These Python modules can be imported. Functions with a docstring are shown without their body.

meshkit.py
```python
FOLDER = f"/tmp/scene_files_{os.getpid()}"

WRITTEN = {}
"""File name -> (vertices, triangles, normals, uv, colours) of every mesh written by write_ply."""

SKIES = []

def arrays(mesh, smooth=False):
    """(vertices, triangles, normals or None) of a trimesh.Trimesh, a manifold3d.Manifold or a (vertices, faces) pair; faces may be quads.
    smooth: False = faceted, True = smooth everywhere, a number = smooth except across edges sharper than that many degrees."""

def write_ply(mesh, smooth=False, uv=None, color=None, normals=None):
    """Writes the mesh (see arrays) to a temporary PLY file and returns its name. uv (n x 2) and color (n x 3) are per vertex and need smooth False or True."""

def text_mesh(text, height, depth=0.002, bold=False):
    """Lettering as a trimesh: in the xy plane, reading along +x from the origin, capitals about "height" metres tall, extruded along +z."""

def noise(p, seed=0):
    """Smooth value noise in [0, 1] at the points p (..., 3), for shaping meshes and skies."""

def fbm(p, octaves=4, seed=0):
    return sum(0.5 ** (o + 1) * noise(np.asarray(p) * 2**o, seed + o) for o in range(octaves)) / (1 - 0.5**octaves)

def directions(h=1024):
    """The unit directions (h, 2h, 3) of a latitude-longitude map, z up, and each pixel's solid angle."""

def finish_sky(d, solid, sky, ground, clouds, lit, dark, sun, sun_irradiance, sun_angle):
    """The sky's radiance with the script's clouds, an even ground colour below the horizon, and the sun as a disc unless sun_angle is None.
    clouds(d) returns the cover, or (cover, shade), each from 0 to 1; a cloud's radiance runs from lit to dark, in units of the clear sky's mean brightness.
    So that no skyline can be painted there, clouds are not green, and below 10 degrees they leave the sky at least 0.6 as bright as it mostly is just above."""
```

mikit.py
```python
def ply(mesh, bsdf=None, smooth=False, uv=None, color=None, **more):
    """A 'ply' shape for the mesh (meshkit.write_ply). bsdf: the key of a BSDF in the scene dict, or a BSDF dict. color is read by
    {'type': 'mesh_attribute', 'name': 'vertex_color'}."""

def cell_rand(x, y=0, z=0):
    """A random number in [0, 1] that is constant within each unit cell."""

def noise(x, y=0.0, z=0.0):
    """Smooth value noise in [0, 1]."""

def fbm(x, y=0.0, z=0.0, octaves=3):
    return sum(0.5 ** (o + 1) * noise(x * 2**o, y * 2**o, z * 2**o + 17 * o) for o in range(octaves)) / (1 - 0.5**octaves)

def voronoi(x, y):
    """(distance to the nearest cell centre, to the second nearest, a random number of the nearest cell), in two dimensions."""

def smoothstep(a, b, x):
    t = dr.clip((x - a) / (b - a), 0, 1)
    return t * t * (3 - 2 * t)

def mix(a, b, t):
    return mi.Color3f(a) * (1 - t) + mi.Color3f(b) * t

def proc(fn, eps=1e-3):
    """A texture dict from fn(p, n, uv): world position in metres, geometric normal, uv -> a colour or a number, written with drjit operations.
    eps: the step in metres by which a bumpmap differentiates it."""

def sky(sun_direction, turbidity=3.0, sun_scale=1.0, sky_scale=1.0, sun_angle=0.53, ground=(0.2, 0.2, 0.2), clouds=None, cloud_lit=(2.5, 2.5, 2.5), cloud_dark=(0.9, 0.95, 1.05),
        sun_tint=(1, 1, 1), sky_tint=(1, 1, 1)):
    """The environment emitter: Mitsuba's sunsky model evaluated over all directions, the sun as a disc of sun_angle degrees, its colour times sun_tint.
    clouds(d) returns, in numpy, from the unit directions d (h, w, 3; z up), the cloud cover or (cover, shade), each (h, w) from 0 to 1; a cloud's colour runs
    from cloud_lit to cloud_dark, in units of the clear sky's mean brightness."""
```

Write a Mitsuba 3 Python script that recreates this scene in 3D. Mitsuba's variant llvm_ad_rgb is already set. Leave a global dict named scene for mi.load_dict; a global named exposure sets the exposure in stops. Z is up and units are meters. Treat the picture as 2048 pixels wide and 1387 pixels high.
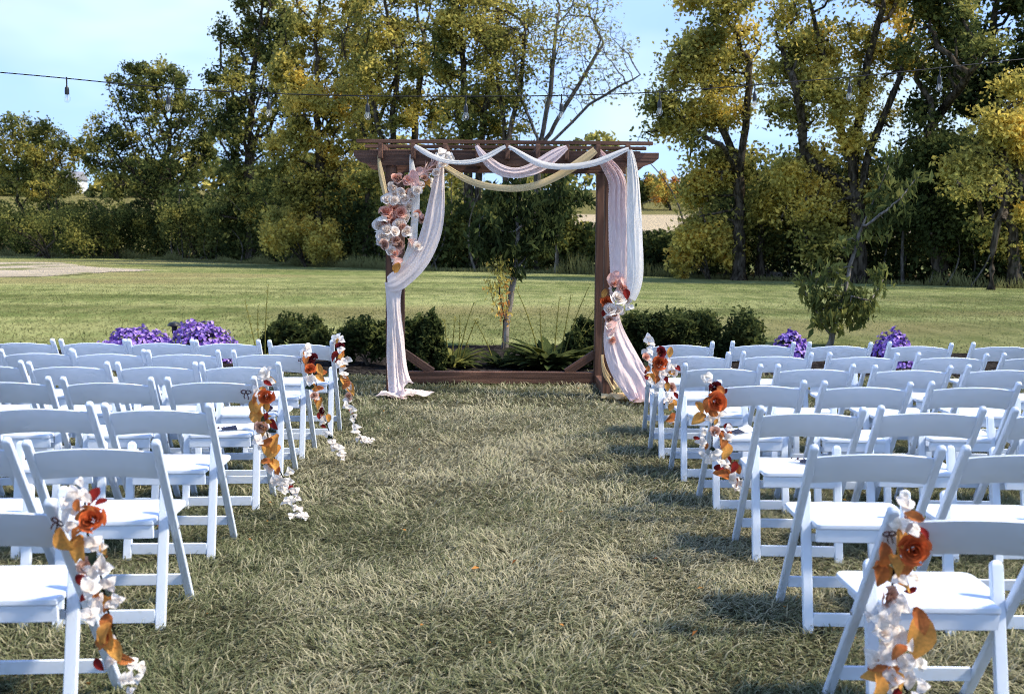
import math, random
import numpy as np, trimesh, mitsuba as mi, drjit as dr
from scipy.spatial import cKDTree
import meshkit, mikit
from mikit import noise, fbm, smoothstep, mix, cell_rand

T = mi.ScalarTransform4f
scene, labels = {}, {}

# ---------------------------------------------------------------- camera, sky, exposure
exposure = 2.45
EYE = np.array([0.0, 0.0, 1.52])
FWD = np.array([0.01764692, 0.9954673, -0.09345286])
scene['camera'] = {'type': 'thinlens', 'fov': 49.92, 'fov_axis': 'x', 'near_clip': 0.1, 'far_clip': 3000.0,
                   'aperture_radius': 0.0045, 'focus_distance': 8.5,
                   'to_world': T().look_at(origin=EYE.tolist(), target=(EYE + FWD).tolist(), up=[-0.00698, 0, 0.99998])}
EL, AZ = math.radians(50), math.radians(-14)        # sun high on the right
SUN = np.array([math.cos(EL) * math.cos(AZ), math.cos(EL) * math.sin(AZ), math.sin(EL)])

def clouds(d):
    x, y, z = d[..., 0], d[..., 1], np.maximum(d[..., 2], 0.02)
    p = np.stack([x / (z + 0.25), y / (z + 0.25), z * 0], -1)
    n = meshkit.fbm(p * 1.6 + 3.0, 5, seed=4)
    haze = np.clip(0.64 - 0.75 * d[..., 2], 0, 1)          # thin veil, denser towards the horizon
    cover = np.clip(haze + np.clip((n - 0.42) * 2.2, 0, 1) * 0.7, 0, 0.92)
    return cover, np.clip((meshkit.fbm(p * 2.5 + 9, 4, seed=9) - 0.35) * 1.2, 0, 0.5)

scene['sky'] = mikit.sky(SUN.tolist(), turbidity=3, clouds=clouds, cloud_lit=(1.65, 2.1, 2.4), cloud_dark=(1.2, 1.5, 1.8), sky_tint=(0.46, 0.78, 1.42), sun_tint=(0.93, 1.0, 1.06), sun_angle=7, sun_scale=0.82, sky_scale=1.08)

# ---------------------------------------------------------------- measured places (metres)
TREES = [('small_tree', 'small multi-stemmed olive tree at the far left edge of the lawn', np.float64(100.8), -41.32, [[[-39.7, 1.55], [-40.06, 4.24]], [[-39.25, 1.55], [-39.24, 4.7]], [[-41.93, 1.98], [-42.94, 5.12]]], [[-41.67, 9.59, 3.21, 2.52], [-43.71, 8.68, 2.75, 2.75], [-39.24, 8.94, 1.83, 2.52], [-42.05, 11.58, 2.75, 1.15], [-39.99, 6.48, 2.75, 1.6]], {'leaves': 13000, 'pal': (0.1, 0.62), 'leaf': 0.28, 'top': 0.35, 'trunk': 0.2}), ('leafy_tree', 'round crowned tree with one bare dark trunk left of the tall treeline', np.float64(97.0), -28.91, [[[-28.89, 0.74], [-28.93, 5.08]]], [[-29.21, 15.33, 3.31, 1.68], [-31.38, 14.04, 1.98, 1.98], [-32.78, 9.98, 2.65, 2.43], [-28.44, 11.52, 4.19, 3.31], [-25.62, 12.39, 2.65, 2.65], [-29.83, 7.22, 4.85, 2.43], [-25.46, 9.4, 1.54, 2.21], [-34.12, 8.05, 1.54, 1.32]], {'leaves': 23000, 'pal': (0.08, 0.52), 'leaf': 0.28, 'top': 0.25, 'trunk': 0.36}), ('leafy_tree', 'tall dark green tree with high ragged crown left of the yellow tree', np.float64(81.2), -17.63, [[[-17.62, 0.91], [-17.72, 6.35]]], [[-16.45, 19.14, 2.21, 1.48], [-18.47, 15.96, 2.03, 1.85], [-15.95, 16.69, 2.21, 1.85], [-19.77, 13.48, 1.29, 1.11], [-18.35, 12.43, 2.21, 2.03], [-16.58, 9.95, 2.77, 2.58], [-17.72, 6.35, 2.21, 2.58], [-15.09, 13.52, 1.85, 2.21], [-19.11, 9.93, 1.66, 1.48], [-16.3, 3.83, 2.21, 2.58], [-19.94, 3.44, 1.48, 1.48]], {'leaves': 26000, 'pal': (0.06, 0.56), 'leaf': 0.27, 'top': 0.1, 'trunk': 0.45}), ('yellow_tree', 'broad golden tree with foliage down to the lawn left of the wooden arch', np.float64(70.8), -11.07, [[[-11.06, 1.02], [-11.01, 7.34]]], [[-12.17, 15.99, 1.61, 1.93], [-9.04, 16.94, 1.93, 1.61], [-12.21, 12.61, 1.93, 2.9], [-9.69, 13.56, 2.25, 2.57], [-10.68, 8.9, 2.9, 2.9], [-12.6, 6.38, 2.25, 2.57], [-9.43, 6.09, 2.25, 2.57], [-11.05, 2.93, 2.57, 1.93], [-12.96, 2.28, 1.61, 1.61], [-9.14, 2.94, 1.61, 1.93], [-8.15, 8.61, 1.29, 1.93]], {'leaves': 38000, 'pal': (0.36, 0.78), 'leaf': 0.25, 'top': 0.1, 'trunk': 0.4}), ('leafy_tree', 'olive tree with several upright dark trunks above the left end of the arch', np.float64(65.4), -5.51, [[[-5.79, 3.44], [-5.92, 8.95], [-5.47, 12.1]], [[-4.91, 4.03], [-4.61, 8.96], [-4.02, 12.69]], [[-5.35, 4.02], [-6.65, 8.08], [-7.22, 11.23]]], [[-6.33, 16.06, 1.78, 1.19], [-4.02, 16.09, 1.78, 1.19], [-6.63, 13.51, 2.08, 1.34], [-4.31, 13.82, 2.08, 1.19], [-5.48, 11.53, 2.67, 1.78], [-6.36, 9.23, 2.08, 1.49], [-4.02, 9.83, 1.78, 1.78], [-7.54, 6.04, 1.49, 1.49], [-3.15, 12.13, 1.34, 1.78]], {'leaves': 15000, 'pal': (0.25, 0.7), 'leaf': 0.23, 'top': 0.1, 'trunk': 0.3}), ('leafy_tree', 'thin leaved tree with dark double trunk behind the middle of the arch top', np.float64(61.8), -1.01, [[[-1.3, 3.91], [-1.45, 8.03], [-1.74, 11.28]], [[-0.88, 3.92], [-0.62, 8.04], [0.05, 11.57]], [[-1.73, 7.21], [-2.29, 9.92]]], [[-1.89, 15.04, 1.4, 1.12], [0.03, 14.79, 1.4, 1.12], [-1.18, 8.85, 1.68, 1.26], [-0.08, 9.67, 1.4, 1.4], [-2.43, 13.16, 1.54, 1.12], [-0.78, 12.64, 1.68, 1.4], [-2.43, 11.0, 1.26, 1.4], [0.35, 7.22, 1.26, 0.84], [-2.7, 7.47, 1.26, 0.98], [-0.76, 6.67, 1.26, 0.84]], {'leaves': 14000, 'pal': (0.14, 0.68), 'leaf': 0.23, 'top': 0.1, 'trunk': 0.3}), ('bare_tree', 'nearly bare tree with pale fanned limbs against the open sky right of centre', np.float64(59.4), 2.4, [[[2.36, 3.85], [2.33, 7.15], [1.38, 9.37], [0.97, 11.97]], [[2.42, 6.76], [2.98, 9.39], [3.21, 12.25]], [[2.6, 6.76], [4.3, 9.66], [5.86, 12.28]], [[2.61, 6.5], [5.11, 8.88], [7.62, 10.34]]], [[3.72, 14.57, 2.97, 1.35], [3.74, 11.99, 3.24, 1.62], [1.9, 11.46, 1.62, 1.62], [5.61, 11.49, 1.89, 1.62], [6.43, 9.94, 1.35, 0.81], [3.77, 9.66, 1.89, 1.08]], {'leaves': 3000, 'pal': (0.3, 0.6), 'leaf': 0.17, 'top': 0.1, 'trunk': 0.19, 'nattr': 2600, 'dk': 0.45, 'step': 0.42, 'bark': 2}), ('bare_tree', 'thin leaved tree with many fine twigs between the double trunk tree and the bare tree', np.float64(60.0), 0.65, [[[0.68, 3.86], [0.55, 7.86], [0.05, 11.28]], [[0.67, 6.53], [1.4, 9.72], [1.64, 12.86]]], [[-0.23, 12.85, 1.91, 1.64], [1.37, 12.86, 1.36, 1.64], [0.32, 10.5, 1.64, 1.36], [1.41, 8.4, 1.09, 1.09], [-1.03, 14.4, 1.64, 1.09]], {'leaves': 6000, 'pal': (0.2, 0.62), 'leaf': 0.19, 'trunk': 0.17, 'nattr': 1500, 'dk': 0.5, 'step': 0.45, 'bark': 0}), ('bare_tree', 'thin leaved tree with fine twigs above the flowers at the left arch post', np.float64(67.4), -7.81, [[[-7.63, 4.09], [-7.31, 8.57], [-7.59, 12.7]], [[-7.41, 7.08], [-8.65, 10.63], [-8.92, 13.57]], [[-7.4, 7.68], [-5.95, 11.25], [-5.64, 14.19]]], [[-8.63, 13.57, 1.53, 1.84], [-6.83, 14.76, 1.84, 1.84], [-7.75, 10.94, 1.84, 1.84], [-5.64, 13.02, 1.53, 1.84], [-7.46, 8.27, 1.53, 1.23]], {'leaves': 7000, 'pal': (0.3, 0.68), 'leaf': 0.2, 'trunk': 0.18, 'nattr': 1400, 'dk': 0.5, 'step': 0.45}), ('young_tree', 'slim pale stemmed sapling standing at the far lawn edge seen through the arch', np.float64(56.6), 3.24, [[[3.26, 0.69], [3.33, 1.46]]], [[3.36, 2.73, 0.77, 1.16], [2.91, 1.71, 0.51, 0.64]], {'leaves': 1600, 'pal': (0.1, 0.4), 'leaf': 0.26, 'top': 0.1, 'trunk': 0.1, 'bark': 1}), ('leafy_tree', 'green and gold tree with bare trunk foot right of the open sky gap', np.float64(48.0), 10.76, [[[10.72, 1.31], [10.63, 4.97], [9.76, 6.67], [8.85, 8.57]], [[10.63, 4.76], [10.83, 7.11], [10.98, 9.43]], [[10.6, 4.54], [9.35, 5.6], [8.24, 6.87]]], [[9.63, 11.73, 1.53, 1.09], [9.26, 9.63, 1.64, 1.53], [7.66, 8.77, 1.09, 1.09], [7.36, 7.5, 1.09, 0.98], [6.74, 6.33, 0.76, 0.65], [8.25, 6.66, 1.09, 0.87], [9.95, 7.74, 1.53, 1.53], [10.97, 10.07, 1.09, 1.31], [9.39, 4.11, 1.31, 1.09], [8.99, 2.59, 0.98, 0.87], [10.52, 2.39, 0.98, 1.09], [8.79, 1.73, 0.65, 0.44]], {'leaves': 28000, 'pal': (0.3, 0.74), 'leaf': 0.19, 'top': 0.1, 'trunk': 0.28}), ('slender_tree', 'slender tree with light trunk beside the fallen log at the lawn edge', np.float64(48.9), 11.94, [[[11.91, 1.31], [11.92, 3.08]]], [[11.91, 3.51, 1.0, 1.33], [12.29, 1.98, 0.89, 0.89], [11.43, 5.04, 0.78, 0.89]], {'leaves': 7000, 'pal': (0.3, 0.7), 'leaf': 0.22, 'top': 0.1, 'trunk': 0.17}), ('large_tree', 'largest tree with many upright forked limbs right of the log', np.float64(45.1), 15.03, [[[14.86, 2.37], [14.63, 4.8], [13.6, 7.8], [12.91, 10.36]], [[14.82, 3.39], [14.8, 5.61], [15.09, 8.81], [15.12, 10.78]], [[14.82, 3.39], [15.32, 5.41], [16.24, 8.22], [16.97, 10.21]], [[14.56, 3.79], [12.67, 5.19], [11.98, 7.78], [11.5, 10.15]]], [[12.06, 11.53, 1.23, 1.02], [14.08, 11.75, 1.43, 1.02], [16.31, 11.38, 1.23, 1.02], [12.33, 9.57, 1.43, 1.23], [14.14, 9.79, 1.43, 1.13], [11.79, 7.38, 1.23, 1.23], [13.61, 7.6, 1.43, 1.23], [15.81, 8.81, 1.23, 1.23], [12.48, 4.79, 1.43, 1.02], [13.15, 2.97, 1.43, 1.23], [15.29, 6.22, 1.23, 1.23], [14.31, 5.0, 1.02, 1.02], [17.01, 9.22, 0.82, 1.23], [13.41, 1.55, 1.02, 0.72], [15.02, 2.58, 1.02, 1.23]], {'leaves': 32000, 'pal': (0.32, 0.76), 'leaf': 0.18, 'top': 0.1, 'trunk': 0.38}), ('dark_tree', 'dark tree with sunny golden top left of the right hand yellow tree', np.float64(43.4), 17.73, [[[17.66, 1.38], [17.32, 4.7], [17.02, 7.21]], [[17.62, 3.34], [17.85, 6.26], [17.93, 8.75]]], [[17.24, 11.02, 1.38, 0.99], [16.94, 9.12, 1.38, 1.18], [17.41, 7.21, 1.18, 1.18], [16.71, 5.28, 1.18, 1.18], [17.92, 4.71, 1.18, 1.58], [16.59, 3.33, 1.18, 1.18], [18.1, 9.32, 1.18, 0.99], [17.61, 2.56, 1.18, 1.18]], {'leaves': 26000, 'pal': (0.05, 0.76), 'leaf': 0.19, 'top': 0.1, 'trunk': 0.3, 'grad': 1}), ('yellow_tree', 'bright yellow tree at the right edge of the photo behind the crooked grey tree', np.float64(41.2), 19.69, [[[19.48, 2.34], [19.08, 4.57], [18.63, 6.22]], [[19.53, 3.27], [19.7, 5.49]]], [[18.54, 6.03, 0.84, 0.94], [19.45, 6.68, 0.84, 1.03], [17.97, 4.28, 0.66, 0.56], [19.8, 3.37, 0.66, 0.66], [18.31, 5.11, 0.75, 0.56], [19.72, 4.94, 0.56, 0.84], [19.78, 1.97, 0.66, 0.94], [19.03, 1.78, 0.47, 0.56]], {'leaves': 13000, 'pal': (0.48, 0.77), 'leaf': 0.18, 'top': 0.1, 'trunk': 0.22}), ('dark_tree', 'tall dark tree behind the yellow tree at the top right corner', np.float64(47.6), 22.06, [[[21.89, 3.54], [21.47, 7.79], [21.24, 10.3]]], [[21.25, 12.38, 1.51, 1.3], [20.71, 10.09, 1.3, 1.3], [21.99, 10.31, 1.3, 1.51], [20.8, 8.2, 1.3, 1.3], [22.52, 8.43, 1.08, 1.3], [21.82, 5.03, 1.73, 1.73], [21.04, 3.1, 1.3, 1.3]], {'leaves': 18000, 'pal': (0.03, 0.3), 'leaf': 0.24, 'top': 0.1, 'trunk': 0.35}), ('crooked_tree', 'crooked grey bare tree with twisted limbs at the lawn edge near the right side', np.float64(39.1), 17.83, [[[17.87, 1.41], [17.96, 2.47], [18.18, 3.18], [17.26, 3.61]], [[17.96, 2.47], [18.55, 3.01], [18.84, 3.54]], [[17.93, 2.3], [17.46, 3.18], [16.54, 3.87]]], [[17.26, 3.61, 0.89, 0.44], [18.43, 3.45, 0.71, 0.44], [17.97, 3.88, 0.71, 0.36]], {'leaves': 900, 'pal': (0.2, 0.5), 'leaf': 0.16, 'top': 0.1, 'trunk': 0.12, 'nattr': 420, 'twig': 1, 'bark': 0})]
GARDEN_TREES = [('young_tree', 'young dark leaved tree planted in the flower bed right behind the arch', 15.9, 0.17, [[[0.21, 0.42], [0.3, 1.0], [0.34, 1.5], [0.35, 2.0], [0.38, 2.64]], [[0.32, 1.1], [0.03, 1.43], [-0.19, 1.64]], [[0.32, 1.14], [0.64, 1.5], [0.85, 1.86]], [[0.34, 1.71], [0.74, 2.14], [1.24, 2.26]]], [[0.38, 2.04, 0.43, 0.33], [-0.01, 1.78, 0.33, 0.36], [0.74, 2.0, 0.36, 0.33], [0.46, 1.54, 0.47, 0.22], [1.17, 2.18, 0.33, 0.13], [-0.19, 1.46, 0.2, 0.18], [0.38, 2.71, 0.27, 0.29], [0.81, 2.71, 0.29, 0.22], [0.09, 2.21, 0.22, 0.22], [0.75, 1.65, 0.29, 0.29]], {'leaves': 4200, 'pal': (0.03, 0.22), 'leaf': 0.13, 'trunk': 0.047, 'step': 0.12, 'nattr': 420, 'dk': 0.16, 'di': 1.2, 'bark': 1}), ('young_tree', 'leaning young tree with drooping leaves behind the right chairs', 16.5, 5.07, [[[5.19, 0.4], [5.31, 0.78], [5.37, 1.23], [5.54, 1.83], [5.81, 2.5], [5.96, 2.91]], [[5.1, 0.18], [4.78, 0.78], [4.74, 1.0]], [[5.31, 0.78], [5.62, 0.71], [5.87, 1.01]], [[5.54, 1.83], [6.01, 2.21], [6.41, 2.62]]], [[5.06, 0.4, 0.24, 0.22], [4.93, 0.82, 0.15, 0.24], [5.31, 0.63, 0.34, 0.34], [5.87, 1.05, 0.19, 0.14], [4.92, 1.16, 0.1, 0.22], [5.77, 1.69, 0.21, 0.16], [5.98, 1.99, 0.27, 0.22], [6.04, 2.32, 0.27, 0.2], [6.33, 2.58, 0.12, 0.09], [5.95, 2.8, 0.09, 0.12], [5.32, 1.46, 0.15, 0.2], [5.55, 0.56, 0.22, 0.22]], {'leaves': 1500, 'pal': (0.1, 0.38), 'leaf': 0.16, 'trunk': 0.045, 'step': 0.12, 'nattr': 520, 'dk': 0.14, 'di': 1.2, 'bark': 1}), ('sapling', 'thin sapling with rust tinted leaves left of the young tree trunk', 15.7, 0.14, [[[0.16, 0.43], [-0.0, 0.71], [-0.08, 1.0]], [[0.18, 0.43], [0.1, 0.79], [0.06, 1.21]], [[0.19, 0.46], [0.19, 1.0], [0.16, 1.25]]], [[0.06, 1.23, 0.17, 0.11], [0.04, 0.91, 0.13, 0.14], [-0.08, 1.0, 0.09, 0.18], [0.17, 1.0, 0.06, 0.14]], {'leaves': 420, 'pal': (0.42, 1.0), 'leaf': 0.07, 'trunk': 0.014, 'step': 0.1, 'nattr': 90, 'dk': 0.12, 'di': 0.9})]
SHRUBS = [('shrub', 'round dark green shrub behind the end chair of the front row left of the aisle', -2.487, 14.4, 0.57, 0.445), ('shrub', 'dark green shrub just left of the left arch post', -1.537, 13.5, 0.561, 0.338), ('shrub', 'dark green shrub seen through the arch right beside the left post', -0.831, 13.1, 0.676, 0.226), ('shrub', 'dark green shrub seen through the arch beside the right post', 1.198, 13.3, 0.603, 0.23), ('shrub', 'dark green shrub between the right drape and the wide shrub', 2.037, 14.2, 0.662, 0.465), ('shrub', 'wide dark green shrub rightmost in the flower bed', 2.914, 14.2, 0.667, 0.568), ('aster', 'mound of purple asters farthest left behind the chairs', -4.552, 14, 0.393, 0.496), ('aster', 'largest mound of purple asters left of the young reed stalks', -3.651, 13.8, 0.502, 0.414), ('aster', 'low strip of purple asters between the two big mounds on the left', -4.184, 13.9, 0.277, 0.265), ('aster', 'small mound of purple asters left of the leaning young tree', 3.777, 13.8, 0.437, 0.238), ('aster', 'small mound of purple asters right of the leaning young tree', 5.008, 13.6, 0.435, 0.26)]
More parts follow.
